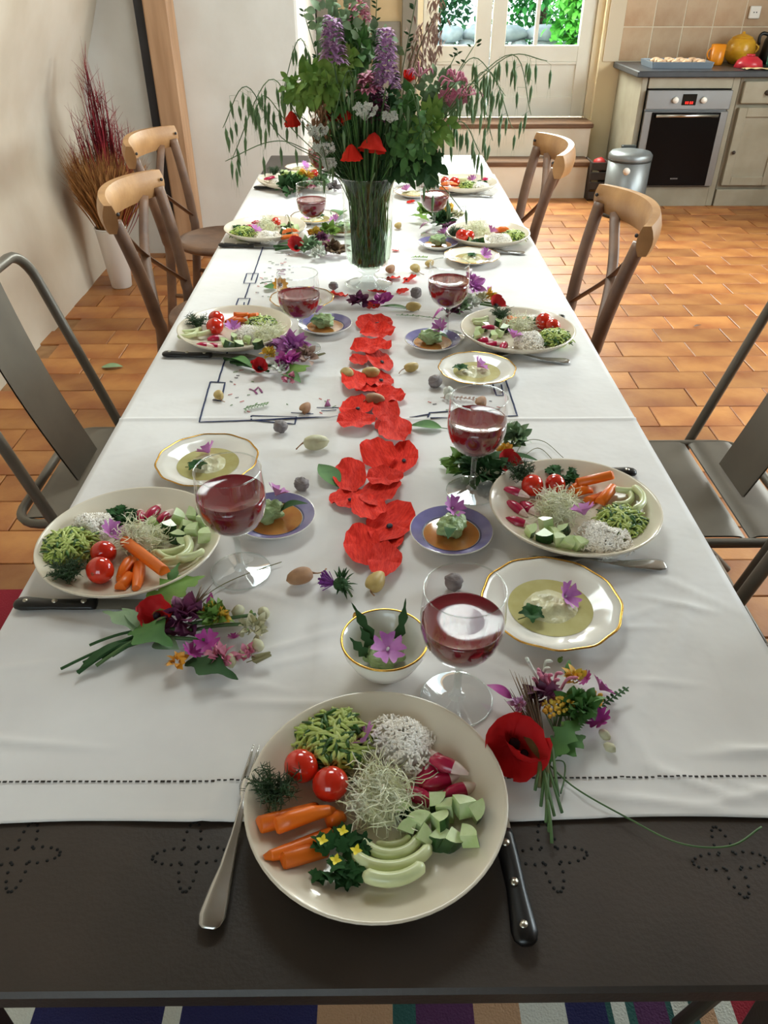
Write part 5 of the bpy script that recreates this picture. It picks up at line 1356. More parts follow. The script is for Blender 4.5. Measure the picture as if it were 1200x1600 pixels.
# posy of the nearest left plate
bouquet('posy with crimson poppy and cream buds below the nearest left plate', (220, 990), [
    ('stems', [(95, 1045, 215, 992), (120, 1050, 220, 990), (140, 1008, 215, 985), (122, 1052, 205, 1000), (150, 1040, 230, 985), (130, 1035, 225, 995), (160, 1030, 235, 1000), (175, 1025, 240, 990)], 'leaf_dark', .0020),
    ('stems', [(150, 1040, 225, 992), (215, 985, 300, 985), (220, 995, 320, 1000), (225, 990, 350, 970), (225, 985, 400, 960), (300, 985, 380, 975)], 'stem_green', .0026),
    ('leaf', 120, 1052, 215, 995, .006, 0, 'leaf_dark', .003), ('leaf', 220, 990, 160, 955, .010, 2, 'leaf_sage', .012), ('leaf', 225, 985, 190, 950, .008, 0, 'leaf_sage', .014),
    ('leaf', 205, 985, 270, 1010, .022, 2, 'leaf_green', .014), ('leaf', 225, 965, 320, 900, .022, 4, 'leaf_mid', .012), ('leaf', 262, 930, 282, 878, .006, 2, 'leaf_green', .018), ('leaf', 240, 1005, 280, 1015, .014, 0, 'leaf_sage', .006),
    ('poppy', 248, 966, .010, .032, (.5, -.1, .2), .62), ('clump', 290, 972, .012, .018, 24, 'plum_flower', .017), ('leaf', 328, 960, 330, 925, .005, 0, 'mallow_deep', .014),
    ('clump', 335, 968, .016, .014, 30, 'leaf_mid', .011), ('clump', 330, 955, .022, .007, 12, 'yarrow', .007), ('clump', 345, 965, .02, .008, 14, 'yarrow', .008), ('mallow', 325, 1005, .012, .016, 'mallow_deep'), ('mallow', 298, 1022, .010, .014, 'mallow_deep'), ('mallow', 365, 998, .010, .008, 'mallow_deep'),
    ('clump', 345, 1032, .010, .010, 18, 'pink_flower', .010), ('clump', 385, 1025, .008, .008, 12, 'pink_flower', .008), ('leaf', 290, 1035, 372, 1062, .016, 2, 'leaf_dark', .006), ('clump', 278, 1036, .010, .006, 12, 'orange_flower', .008),
    ('buds', [(372, 955), (412, 958), (385, 1017), (360, 1032), (402, 1008)], .0085, 'bud_beige'), ('buds', [(398, 968), (392, 958), (385, 985), (405, 972)], .0032, 'leaf_mid'), ('clump', 395, 985, .008, .014, 24, 'bud_beige', .009),
    ('fern', 385, 1035, 422, 1022, 'stem_olive'), ('wire', [(300, 945), (345, 915), (390, 895), (440, 878)], 'stem_olive', .0009), ('grass', 300, 960, 330, 925, 14, 'grass_brown', .008)])
bouquet('posy with small red poppy behind the nearest right plate', (800, 735), [
    ('stems', [(850, 735, 790, 725), (840, 728, 800, 720), (870, 738, 800, 725)], 'stem_green', .0022), ('leaf', 780, 715, 845, 722, .008, 0, 'leaf_dark', .010), ('leaf', 800, 730, 870, 735, .008, 0, 'leaf_dark', .006),
    ('poppy', 790, 728, .012, .028, (.7, 0, .5), .7), ('clump', 788, 708, .014, .009, 22, 'yarrow', .009), ('clump', 805, 690, .012, .018, 36, 'leaf_sage', .016), ('clump', 796, 675, .016, .012, 16, 'white_flower', .012),
    ('clump', 750, 740, .010, .022, 40, 'leaf_dark', .022), ('clump', 722, 730, .008, .016, 30, 'leaf_mid', .018), ('clump', 765, 745, .012, .012, 14, 'bud_beige', .009), ('clump', 745, 718, .010, .008, 10, 'mallow_deep', .010), ('leaf', 800, 690, 798, 660, .006, 2, 'leaf_green', .016),
    ('wire', [(800, 720), (820, 690), (850, 690), (880, 715)], 'stem_olive', .0008), ('wire', [(805, 725), (840, 700), (870, 725)], 'stem_olive', .0008), ('buds', [(776, 728), (770, 735)], .005, 'bud_beige')])
bouquet('posy with pink snapdragons below the second left plate', (400, 575), [
    ('stems', [(350, 560, 410, 575), (360, 566, 420, 580), (370, 570, 430, 572)], 'leaf_dark', .003), ('leaf', 350, 565, 400, 570, .012, 0, 'leaf_dark', .004), ('leaf', 360, 560, 395, 575, .012, 0, 'leaf_green', .006),
    ('poppy', 405, 578, .010, .026, (.6, .1, .2), .6), ('clump', 420, 556, .016, .012, 26, 'yarrow', .009), ('clump', 456, 545, .018, .022, 34, 'mallow', .018), ('clump', 450, 570, .014, .015, 20, 'mallow_deep', .016), ('clump', 430, 545, .014, .010, 14, 'plum_flower', .012),
    ('leaf', 448, 590, 485, 572, .020, 2, 'leaf_mid', .008), ('leaf', 440, 585, 470, 598, .016, 0, 'leaf_green', .006), ('clump', 480, 560, .012, .016, 24, 'blush_plume', .014), ('clump', 438, 578, .012, .012, 18, 'white_flower', .011), ('clump', 452, 595, .008, .009, 14, 'pink_flower', .010), ('fern', 480, 560, 508, 552, 'stem_olive')])
bouquet('posy with red poppy and yellow head behind the second right plate', (770, 485), [
    ('stems', [(800, 486, 750, 475), (795, 480, 740, 470)], 'stem_green', .003), ('poppy', 772, 480, .012, .030, (.7, .2, .4), .65), ('clump', 765, 466, .018, .010, 22, 'yarrow', .011), ('leaf', 764, 462, 765, 445, .006, 0, 'mallow_deep', .02),
    ('clump', 735, 450, .016, .020, 30, 'mallow', .018), ('leaf', 730, 445, 737, 420, .006, 0, 'plum_flower', .016), ('clump', 735, 478, .012, .020, 34, 'white_flower', .013), ('clump', 715, 485, .010, .018, 26, 'leaf_sage', .016), ('clump', 705, 490, .008, .016, 20, 'plum_flower', .016), ('clump', 750, 470, .014, .012, 18, 'bud_beige', .012), ('leaf', 780, 484, 800, 486, .01, 0, 'leaf_dark', .010), ('leaf', 705, 480, 675, 500, .006, 0, 'mallow_deep', .008)])
bouquet('posy with flat red poppy below the third left plate', (450, 388), [
    ('stems', [(428, 385, 470, 388), (430, 390, 480, 385)], 'leaf_dark', .004), ('poppy', 463, 388, .012, .032, (.7, .1, 0), .7), ('clump', 492, 368, .02, .012, 24, 'yarrow', .014), ('clump', 485, 390, .012, .022, 34, 'leaf_sage', .018), ('clump', 515, 365, .02, .020, 26, 'leaf_mid', .018), ('clump', 513, 393, .012, .014, 18, 'mallow_deep', .016), ('clump', 498, 400, .010, .018, 26, 'white_flower', .014), ('clump', 500, 378, .016, .018, 26, 'plum_flower', .015), ('clump', 523, 395, .010, .02, 24, 'grass_brown', .02), ('leaf', 475, 388, 430, 384, .012, 0, 'leaf_dark', .006), ('leaf', 445, 340, 460, 380, .002, 0, 'stem_olive', .02)])
bouquet('leafy yellow posy below the farthest left plate', (440, 300), [
    ('stems', [(430, 296, 470, 292)], 'leaf_dark', .005), ('clump', 455, 298, .012, .03, 34, 'leaf_dark', .03), ('clump', 478, 280, .03, .022, 26, 'yarrow', .02), ('leaf', 465, 285, 482, 268, .02, 0, 'leaf_mid', .03), ('clump', 470, 296, .012, .02, 26, 'leaf_green', .026), ('clump', 480, 293, .016, .014, 16, 'pink_flower', .018), ('clump', 500, 290, .02, .025, 26, 'leaf_sage', .022), ('poppy', 493, 275, .03, .022, (.6, 0, 0), .6), ('clump', 523, 296, .012, .014, 16, 'shell_grey', .018)])
bouquet('leafy green posy with yellow heads behind the third right plate', (690, 352), [
    ('stems', [(710, 355, 680, 345)], 'leaf_dark', .004), ('leaf', 670, 345, 637, 338, .02, 4, 'leaf_mid', .012), ('clump', 665, 335, .016, .018, 24, 'leaf_mid', .022), ('clump', 700, 333, .024, .018, 26, 'yarrow', .016), ('clump', 692, 350, .012, .024, 40, 'leaf_dark', .022), ('clump', 712, 340, .018, .014, 18, 'bud_beige', .016), ('leaf', 675, 350, 655, 358, .008, 0, 'plum_flower', .010), ('clump', 700, 358, .010, .012, 14, 'plum_flower', .014)])
bouquet('dark green posy with pink buds beside the farthest right plate', (660, 288), [
    ('stems', [(680, 286, 650, 282)], 'leaf_dark', .004), ('clump', 655, 278, .02, .03, 34, 'leaf_dark', .028), ('clump', 672, 270, .03, .014, 14, 'poppy', .016), ('clump', 655, 284, .02, .016, 16, 'mallow', .018), ('clump', 632, 286, .012, .02, 22, 'leaf_green', .022)])

# ------------------------------------------------------------------ poppy petals down the middle of the table
pet = [(365, 160, 190, 62), (385, 218, 180, 70), (345, 300, 200, 60), (390, 360, 120, 110), (278, 365, 95, 50), (255, 490, 130, 110), (385, 465, 150, 90), (330, 528, 130, 60), (450, 565, 150, 60), (270, 620, 170, 100), (430, 640, 140, 110), (265, 712, 200, 80),
       (420, 705, 90, 70), (480, 752, 170, 140), (385, 888, 170, 120), (522, 892, 150, 125), (235, 992, 170, 140), (420, 1020, 190, 90), (230, 1112, 190, 100), (400, 1085, 190, 150), (330, 1180, 170, 140), (455, 1245, 220, 180), (300, 1370, 190, 190), (420, 1472, 170, 170), (440, 1335, 150, 120)]
prg = random.Random(6); trail = []; around = []
L_petal = 'bright red poppy petal in the trail down the table centre'
for i, (x, y, wd, ht) in enumerate(pet):
    px, py = 480+x*.2874, 460+y*.2874
    c = P(px, py, TC+0.002); ex = P(px+wd*.2874/2, py, TC) - P(px-wd*.2874/2, py, TC); w_ = ex.length
    d_ = (P(px, py-ht*.2874/2, TC) - P(px, py+ht*.2874/2, TC)).length
    rot = prg.uniform(-.5, .5)+(PI if i % 3 == 1 else 0)
    c.z = TC+0.001+0.004*(i % 3)
    trail.append(put('poppy_petal', PETALS[i % 6], c, (prg.uniform(-.12, .12), prg.uniform(-.12, .12), rot), (w_*1.05, d_*1.2, min(w_, d_)*.8), label=L_petal, cat='petal', group='poppy petal trail'))
number(trail, lambda o: -o.location.y, '%s red poppy petal of the table centre trail, counted from the vase')
for i, (px, py, s_) in enumerate([(615, 435, 20), (639, 438, 24), (629, 456, 20), (589, 457, 26), (582, 478, 22), (528, 462, 28), (603, 462, 14), (642, 316, 12), (618, 392, 10)]):
    c = P(px, py, TC); w_ = (P(px+s_/2, py, TC)-P(px-s_/2, py, TC)).length
    around.append(put('poppy_petal', PETALS[(i+2) % 6], c, (prg.uniform(-.3, .3), prg.uniform(-.3, .3), prg.uniform(0, 6)), (w_*1.1, w_*1.1, w_*.9), label='small red poppy petal scattered around the vase foot', cat='petal', group='petals around the vase'))
number(around, lambda o: o.location.x/o.location.y, '%s small red petal from the left around the vase foot')
# ------------------------------------------------------------------ seed pods, shells, leaves, thistle
def pod(px, py, size, ang, m_, lab, stemlen=1.0, split=False):
    r = size; c = P(px, py, TC+r*.75); c.z = TC+r*.72
    t = thing('seed_pod', lab, 'seed pod', c, (0, 0, ang), 'dry seed pods')
    mb = MB()
    def fn(u, v):
        a = u*2*PI*(0.80 if split else 1.0); q = (v-0.5)*2
        rr = math.sqrt(max(0, 1-q*q))**0.9*(1+0.10*math.cos(3*a)); x = q*1.15 + (0.25*max(0, q)**3)
        return (x*r, math.cos(a)*rr*r*.82, math.sin(a)*rr*r*.72)
    mb.sheet(fn, 18, 12); build('husk', mb, m_, t)
    mb = MB(); mb.tube(arc((-r*1.1, 0, 0), (-r*1.9*stemlen, r*.3, -r*.3), (-r*2.6*stemlen, -r*.4, -r*.4), 6), [r*.12, r*.08, r*.07, r*.06, r*.06, r*.06, r*.08], 5); build('stalk', mb, 'pod_brown', t)
pod(642, 573, .014, .5, 'pod_tan', 'tan seed pod with stalk between petals and second right saucer', .9)
pod(543, 583, .015, 2.2, 'pod_tan', 'tan seed pod touching the petal trail left side', .5)
pod(578, 581, .016, .2, 'pod_tan', 'tan seed pod lying across the middle of the petal trail', .5, True)
pod(585, 622, .016, -.3, 'pod_brown', 'brown open seed pod on the petal trail above the embroidered line', .5, True)
pod(342, 617, .012, 2.0, 'pod_tan', 'small tan seed pod on the left embroidered corner square', .8)
pod(477, 637, .013, 1.3, 'pod_brown', 'pale brown seed pod beside the embroidered boat', .5, True)
pod(492, 690, .019, .15, 'bud_beige', 'large pale open seed pod above the nearest left side plate', .7, True)
pod(470, 900, .016, 3.6, 'pod_brown', 'brown seed pod with stalk right of the nearest left glass', 1.0)
pod(587, 909, .016, 1.2, 'pod_tan', 'olive tan seed pod at the near end of the petal trail', .5, True)
pod(645, 478, .016, .1, 'pod_tan', 'yellow green seed pod left of the second right glass', .4)
pod(649, 419, .016, 2.0, 'pod_tan', 'yellow green seed pod with curved stalk right of the vase foot', 1.0)
pod(671, 411, .014, 1.0, 'pod_tan', 'small green seed pod behind the second right glass', .4)
pod(610, 420, .016, 1.2, 'pod_brown', 'brown seed pod against the vase base', .4)
pod(752, 628, .014, 1.4, 'pod_brown', 'brown seed pod behind the nearest right glass', .5, True)
pod(622, 352, .014, 1.2, 'pod_tan', 'tan seed pod beside the vase body right side', .4)
def shell(px, py, r, lab, a):
    c = P(px, py, TC+r*.8); c.z = TC+r*.86
    t = thing('snail_shell', lab, 'shell', c, (0.3, 0.2, a), 'grey snail shells')
    mb = MB(); mb.ball((0, 0, 0), (r, r*.92, r*.86), 16, 12, jit=.22, seed=a, fr=2.5); build('body', mb, 'shell_grey', t)
    mb = MB(); pts = []
    for i in range(26): q = i/25; th = q*4.2*PI; rr = r*(0.92-.72*q); pts.append((math.cos(th)*rr, math.sin(th)*rr, r*(.28+.66*q)*.9))
    mb.tube(pts, [r*.16*(1-.7*i/25) for i in range(26)], 6); build('whorl', mb, 'shell_grey', t)
shell(438, 667, .0135, 'grey snail shell under the left embroidered line', .3); shell(471, 757, .0135, 'grey snail shell right of the nearest left glass', 1.2); shell(709, 910, .014, 'grey snail shell behind the front glass', 2.2)
shell(680, 596, .015, 'dark grey snail shell touching the second right side plate', 4.0); shell(650, 458, .016, 'dark grey snail shell left of the second right glass', 5.0); shell(521, 447, .013, 'dark grey snail shell left of the vase foot', 2.8)
def bigleaf(a, b, wd, m_, lab):
    A, B = P(a[0], a[1], TC+.001), P(b[0], b[1], TC+.001); L_ = (B-A).length
    t = thing('fallen_leaf', lab, 'leaf', A, (0, 0, rot_to(A, B)), 'loose green leaves')
    mb = MB(); mb.leaf((0, 0, .002), (L_, 0, .004), wd, .06, 0, n=16, cup=.2); build('blade', mb, m_, t)
    mb = MB(); mb.tube([(-L_*.3, .002, .001), (0, 0, .002), (L_*.9, 0, .0065)], [.0009, .0009, .0004], 4); build('stalk', mb, 'stem_green', t)
bigleaf((690, 670), (640, 668), .016, 'leaf_green', 'green leaf right of the petal trail below the embroidered line')
bigleaf((528, 762), (498, 728), .018, 'leaf_green', 'round green leaf left of the petal trail')
bigleaf((430, 452), (412, 450), .022, 'leaf_green', 'green leaf beside the yellow flower on the left line')
bigleaf((640, 484), (590, 482), .010, 'leaf_green', 'narrow green leaf at the cloth overlap below the vase')
bigleaf((535, 330), (522, 345), .03, 'leaf_green', 'dark leaf against the left side of the vase')
mb = MB(); c = P(438, 446, TC+.012); t = thing('yellow_flower', 'yellow orange flower by the left embroidered line', 'flower', c)
mallow(mb, (0, 0, 0), .02, 0, (.8, .2, 0), 9, .3); build('petals', mb, 'orange_flower', t); mb = MB(); mb.ball((0, -.004, .004), .006, 8, 6); build('centre', mb, 'wood_dark', t)
mb = MB(); mb.tube(smooth_path([(0, 0, 0), (-.03, .03, 0), (-.06, .035, -.006)], 5), .0012, 5); build('stalk', mb, 'stem_green', t)
# thistle
c = P(528, 916, TC+.008); t = thing('thistle_head', 'purple thistle head with spiky bracts near the petal trail', 'thistle', c)
mb = MB(); trg = random.Random(3)
for i in range(110):
    d = Vector((-1+trg.uniform(-.35, .35), .35+trg.gauss(0, .45), .35+trg.gauss(0, .4))).normalized(); mb.tube([Vector((-.004, .001, .004)), Vector((-.004, .001, .004))+d*trg.uniform(.016, .026)], [.0007, .0008], 3, caps=False)
build('florets', mb, 'thistle_purple', t)
mb = MB(); mb.ball((.004, 0, .004), (.011, .010, .010), 12, 8)
for i in range(46):
    d = Vector((trg.uniform(-.3, 1), trg.gauss(0, .8), trg.gauss(0, .7))).normalized(); b = Vector((.004, 0, .004))+d*.009; mb.leaf(b, b+d*trg.uniform(.008, .018)+Vector((0, 0, .002)), .0016, .1, n=4)
build('bracts', mb, 'leaf_dark', t)
mb = MB(); mb.tube([(.012, -.004, .002), (.020, -.018, -.004)], .0016, 5); build('stalk', mb, 'stem_green', t)
# herb sprinkles
def sprig(px, py, L_, m_, lab, seed):
    r = random.Random(seed); c = P(px, py, TC); mb = MB(); a = r.uniform(-.4, .4)
    A = Vector((-L_/2*math.cos(a), -L_/2*math.sin(a), .002)); B = -A; B.z = .004; mb.tube([A, (A+B)/2+Vector((0, .003, .002)), B], .0008, 4)
    for i in range(16):
        p = A.lerp(B, (i+1)/17); q = (1 if i % 2 else -1); mb.leaf(p, p+Vector((.004, q*r.uniform(.006, .012), r.uniform(0, .003))), .0024, .1, n=4)
    build('herb_sprig', mb, m_, loc=c, label=lab, cat='herb', group='loose herb sprigs')
sprig(655, 497, .12, 'leaf_sage', 'thin grey green herb sprig left of the second right glass', 1)
sprig(400, 637, .05, 'leaf_sage', 'small grey green herb sprig by the embroidered figure', 2)
sprig(715, 625, .07, 'blush_plume', 'brownish herb sprig below the second right side plate', 3)
sprig(655, 404, .05, 'leaf_mid', 'pale yellow green herb sprig right of the vase foot', 4)
mb = MB(); c = P(700, 613, TC+.008); mb.ball((0, 0, .003), (.010, .008, .010), 10, 8, jit=.4); mb.ball((.002, -.02, .0), (.009, .008, .008), 10, 8, jit=.4, seed=3)
build('white_blossom', mb, 'white_flower', loc=c, label='white blossom below the second right side plate', cat='flower')
mb = MB(); c = P(594, 475, TC+.006); clump(mb, (0, 0, 0), .014, 22, .022, prg); build('magenta_blossom', mb, 'mallow_deep', loc=c, label='magenta blossom lying below the vase foot', cat='flower')
mb = MB(); c = P(562, 474, TC+.006); clump(mb, (0, 0, 0), .018, 34, .020, prg); build('plum_blossom', mb, 'plum_flower', loc=c, label='dark plum blossom left below the vase foot', cat='flower')
c = P(176, 575, 0); mb = MB(); mb.leaf((-.05, 0, .003), (.05, 0, .006), .025, .05, 0, n=10); build('floor_leaf', mb, 'leaf_sage', loc=(c.x, c.y, 0.001), label='pale green leaf dropped on the tiles at left', cat='leaf')
c = P(1090, 511, 0); mb = MB(); mb.leaf((-.02, 0, .003), (.02, 0, .01), .009, .05, 0, n=8); build('floor_leaf', mb, 'wood_dark', loc=(c.x, c.y, 0.001), label='tiny dark leaf dropped on the tiles at right', cat='leaf')

# ================================================================== VASE AND BOUQUET
VX, VY = -0.024, 2.11
t = thing('glass_vase', 'footed clear glass vase packed with stems mid table', 'vase', (VX, VY, TC))
mb = MB(); body = [(0.0, 0.046), (0.03, 0.047), (0.052, 0.056), (0.061, 0.075), (0.064, 0.11), (0.065, 0.18), (0.066, 0.235), (0.071, 0.268), (0.0775, 0.282)]
mb.lathe(body, 56); b_ = build('body', mb, 'glass_vase', t)
mb = MB(); mb.lathe([(0.0762, 0.282), (0.0775, 0.2835), (0.0788, 0.282), (0.0775, 0.2805), (0.0762, 0.282)], 56); build('rim', mb, 'glass_thick', b_)
mb = MB(); mb.lathe([(0.0, 0.046), (0.03, 0.044), (0.031, 0.038), (0.02, 0.03), (0.018, 0.024), (0.028, 0.016), (0.028, 0.012)], 40); build('stem', mb, 'glass_thick', t)
mb = MB(); mb.lathe([(0.028, 0.012), (0.05, 0.006), (0.066, 0.0025), (0.0668, 0.001), (0.06, 0.0)], 56); build('foot', mb, 'glass_thick', t)
mb = MB(); mb.lathe([(0, 0.049), (0.03, 0.0495), (0.050, 0.058), (0.0588, 0.076), (0.062, 0.11), (0.063, 0.165), (0.0, 0.165)], 48)
build('vase_water', mb, 'water', loc=(VX, VY, TC), label='slightly green water in the glass vase', cat='water')
vrg = random.Random(17)
def stem_base(): a = vrg.uniform(0, 2*PI); q = vrg.random()**.35; return Vector((VX+math.cos(a)*.047*q, VY+math.sin(a)*.047*q, TC+.058))
def mouth(tgt):
    d = Vector((tgt.x-VX, tgt.y-VY, 0)); l = min(d.length*.35, .062); d = d.normalized() if d.length > 1e-4 else Vector((1, 0, 0))
    return Vector((VX, VY, TC+.272))+d*l+Vector((vrg.uniform(-.012, .012), vrg.uniform(-.012, .012), 0))
V0 = Vector((VX, VY, TC))
def flower(name, lab, cat, head, mats_stem='stem_green', rad=.0018, arch=0.0, group=None, via=None):
    """stem from the vase floor through the mouth to the head; returns (empty, path)"""
    head = Vector(head); b = stem_base(); m_ = mouth(head)
    pts = [b, m_] + ([Vector(v) for v in via] if via else [m_.lerp(head, .55)+Vector((0, 0, arch))]) + [head]
    path = smooth_path(pts, 7)
    t = thing(name, lab, cat, V0, group=group)
    mb = MB(); mb.T = Matrix.Translation(-V0); mb.tube(path, [rad]*(len(path)-1)+[rad*.6], 5); build('stem', mb, mats_stem, t)
    return t, path
def vb(): m_ = MB(); m_.T = Matrix.Translation(-V0); return m_
# poppies
for px, py, dy, r, tilt, op, lab in [(585, 222, -.10, .038, (PI-.25, .2, .3), .60, 'large red hanging poppy right of the vase centre'), (549, 240, -.11, .032, (PI-.1, 0, .2), .58, 'red hanging poppy just above the vase rim'), (456, 188, -.02, .028, (PI, 0, .5), .52, 'red hanging poppy far left of the bouquet'),
                                     (519, 182, .0, .026, (1.2, 0, .2), .5, 'orange red poppy on the left inside the bouquet'), (537, 185, -.02, .026, (PI-.5, 0, .9), .5, 'dark red poppy deep inside the bouquet'), (635, 130, .02, .02, (.6, .2, .2), .5, 'small red poppy high right of the lilac spikes')]:
    p = PY(px, py, VY+dy); top = p+Vector((0, 0, .02))
    t, _ = flower('poppy', lab, 'poppy', top, 'stem_green', .0011, .03, 'poppies in the vase')
    mb = vb(); poppy_head(mb, top if tilt[0] > 2 else p, r*1.55, tilt, 0, px*.3, op); build('bloom', mb, ['poppy', 'poppy_black'], t)
# wild oats with drooping spikelets
oats = [([(440, 215), (385, 135), (348, 200)], -.06, 16), ([(470, 190), (420, 125), (362, 250)], .0, 18), ([(455, 200), (415, 150), (398, 175)], -.10, 12), ([(500, 170), (470, 60), (440, 150)], .05, 12), ([(470, 230), (420, 222), (352, 252)], -.02, 3),
        ([(690, 200), (760, 110), (800, 200)], -.08, 20), ([(700, 180), (790, 90), (855, 95)], .05, 14), ([(680, 200), (740, 130), (770, 220)], -.12, 18), ([(690, 160), (740, 90), (790, 150)], .10, 14), ([(670, 230), (720, 190), (750, 240)], -.05, 14), ([(700, 170), (800, 85), (830, 180)], .02, 12), ([(650, 260), (690, 290), (722, 330)], -.16, 6), ([(560, 200), (545, 110), (520, 190)], -.12, 10), ([(620, 210), (640, 140), (660, 210)], -.12, 10), ([(530, 240), (500, 200), (515, 280)], -.10, 8)]
def spikelet(mb, p, l, rg):
    d = Vector((rg.uniform(-.12, .12), rg.uniform(-.12, .12), -1)).normalized(); q = p+d*.010
    mb.tube([p, q], .0004, 3, caps=False)
    mb.tube([q, q+d*l*.25, q+d*l*.6, q+d*l], [.0008, .0042, .0034, .0003], 5)
    for s_ in (-1, 1): mb.tube([q+d*l*.3, q+d*l*1.5+Vector((s_*.004, 0, 0))], [.0004, .0001], 3, caps=False)
olab = ['leftmost arching wild oat above the white wall', 'long left wild oat hanging to plate height', 'short left wild oat beside the left red poppy', 'upright wild oat at upper left of the bouquet', 'thin bare grass stalk curving out low at left',
        'right wild oat hanging in front of the steps', 'rightmost wild oat reaching across the white door', 'right wild oat drooping nearest the vase', 'upper right wild oat before the door gap', 'low right wild oat above the far plates', 'right wild oat drooping before the door panel', 'low right wild oat dipping over the third right plate', 'wild oat drooping in the bouquet middle left', 'wild oat drooping in the bouquet middle right', 'short wild oat hanging left of the vase mouth']
for (pts, dy, n), lab in zip(oats, olab):
    W_ = [PY(x, y, VY+dy*(i+1)/3) for i, (x, y) in enumerate(pts)]
    t, path = flower('wild_oat', lab, 'wild oat', W_[2], 'stem_green', .0012, 0, 'wild oats in the vase', via=W_[:2])
    mb = vb(); k0 = len(path)//2
    for i in range(n):
        f = k0+(len(path)-1-k0)*((i+.5)/n)**.9; p = path[int(f)].lerp(path[min(int(f)+1, len(path)-1)], f-int(f))
        q = p+Vector((vrg.uniform(-.02, .02), vrg.uniform(-.02, .02), vrg.uniform(-.022, .004))); mb.tube([p, q], .0004, 3, caps=False); spikelet(mb, q, vrg.uniform(.032, .050), vrg)
    build('spikelets', mb, 'oat_green', t, kind='stuff')
# lilac spikes
for px, py, dy, h, lab, m_ in [(603, 95, -.06, .12, 'tall mauve flower spike at the bouquet top centre', 'lilac_flower'), (520, 65, -.07, .09, 'mauve flower spike at the bouquet upper left', 'lilac_flower'), (560, 22, .05, .05, 'pale pink flower tip at the bouquet top', 'pink_flower'), (575, 130, -.06, .04, 'pale pink bell flower below the tall mauve spike', 'pink_flower'), (590, 165, -.02, .07, 'dusky plum flower mass in the bouquet centre', 'plum_flower')]:
    p = PY(px, py, VY+dy); t, _ = flower('flower_spike', lab, 'flower spike', p-Vector((0, 0, h*.45)), 'stem_green', .002, 0, 'flower spikes in the vase'); mb = vb()
    for i in range(int(h*2000)):
        q = vrg.random(); a = vrg.uniform(0, 6.28); r = .034*(1-.5*q); c = p+Vector((math.cos(a)*r, math.sin(a)*r, h*(q-.5)))
        mb.leaf(c-Vector((math.cos(a), math.sin(a), 0))*r*.6, c+Vector((math.cos(a)*.006, math.sin(a)*.006, vrg.uniform(-.006, .006))), .0062, .2, n=4, up=(0, 0, 1))
    build('florets', mb, m_, t)
# plumes, umbels, honeysuckle
for px, py, dy, h, lab in [(680, 20, .03, .12, 'drooping brown pink grass plume at upper right'), (655, 55, .06, .12, 'pale brown grass plume behind the mauve spike'), (500, 175, -.03, .09, 'rusty leaf plume at left behind the poppies')]:
    p = PY(px, py, VY+dy); t, _ = flower('grass_plume', lab, 'grass plume', p, 'stem_olive', .0016, .05, 'grass plumes in the vase'); mb = vb()
    for i in range(110):
        q = vrg.random(); c = p+Vector((vrg.gauss(0, .012), vrg.gauss(0, .012), .03-h*q)); mb.leaf(c, c+Vector((vrg.uniform(-.012, .012), vrg.uniform(-.012, .012), -.020)), .003, .1, n=4)
    build('plume', mb, 'blush_plume' if px > 550 else 'pod_brown', t, kind='stuff')
for px, py, dy, r, lab in [(570, 172, -.10, .030, 'pale blue white umbel at the bouquet front'), (610, 182, -.09, .018, 'small pale umbel right of the front umbel'), (497, 205, -.06, .026, 'greenish white umbel at left edge above the rim'), (505, 232, -.07, .028, 'grey white umbel low at left of the vase'), (512, 255, -.07, .022, 'lowest grey white umbel by the vase mouth'), (703, 150, -.02, .03, 'white pink starry blossom at the right'), (720, 155, -.02, .02, 'pale blossom at the right before the door gap')]:
    p = PY(px, py, VY+dy); t, _ = flower('umbel_flower', lab, 'flower', p, 'stem_green', .0014, .01, 'pale umbels in the vase'); mb = vb()
    for i in range(46):
        a, q = vrg.uniform(0, 6.28), math.sqrt(vrg.random()); c = p+Vector((math.cos(a)*r*q, math.sin(a)*r*q*.6, vrg.uniform(-.3, .5)*r)); mb.tube([p-Vector((0, 0, r*.8)), c], .0004, 3, caps=False)
        for j in range(4): th = j*1.57+a; mb.leaf(c, c+Vector((math.cos(th)*.005, -.002, math.sin(th)*.005)), .0024, .1, n=3, up=(0, -1, 0.2))
    build('florets', mb, 'white_flower' if px < 650 else 'pink_flower', t)
for px, py, dy, n, lab in [(712, 128, -.05, 20, 'pink honeysuckle head at the right of the bouquet'), (728, 150, -.04, 10, 'small pink honeysuckle head at far right'), (655, 120, .0, 8, 'pale pink honeysuckle beside the tall mauve spike')]:
    p = PY(px, py, VY+dy); t, _ = flower('honeysuckle_stem', lab, 'honeysuckle', p, 'stem_olive', .0014, .02, 'honeysuckle in the vase'); mb = vb()
    for i in range(n):
        d = Vector((vrg.gauss(0, 1), vrg.gauss(0, .7), abs(vrg.gauss(0, 1))+.1)).normalized(); e = p+d*vrg.uniform(.022, .036)
        mb.tube(smooth_path([p, p+d*.018, e, e+Vector((d.x*.008, d.y*.008, -.012))], 3), [.0009]*3+[.0016]*3+[.0022]*3+[.0008], 5)
    build('trumpets', mb, 'pink_flower', t)
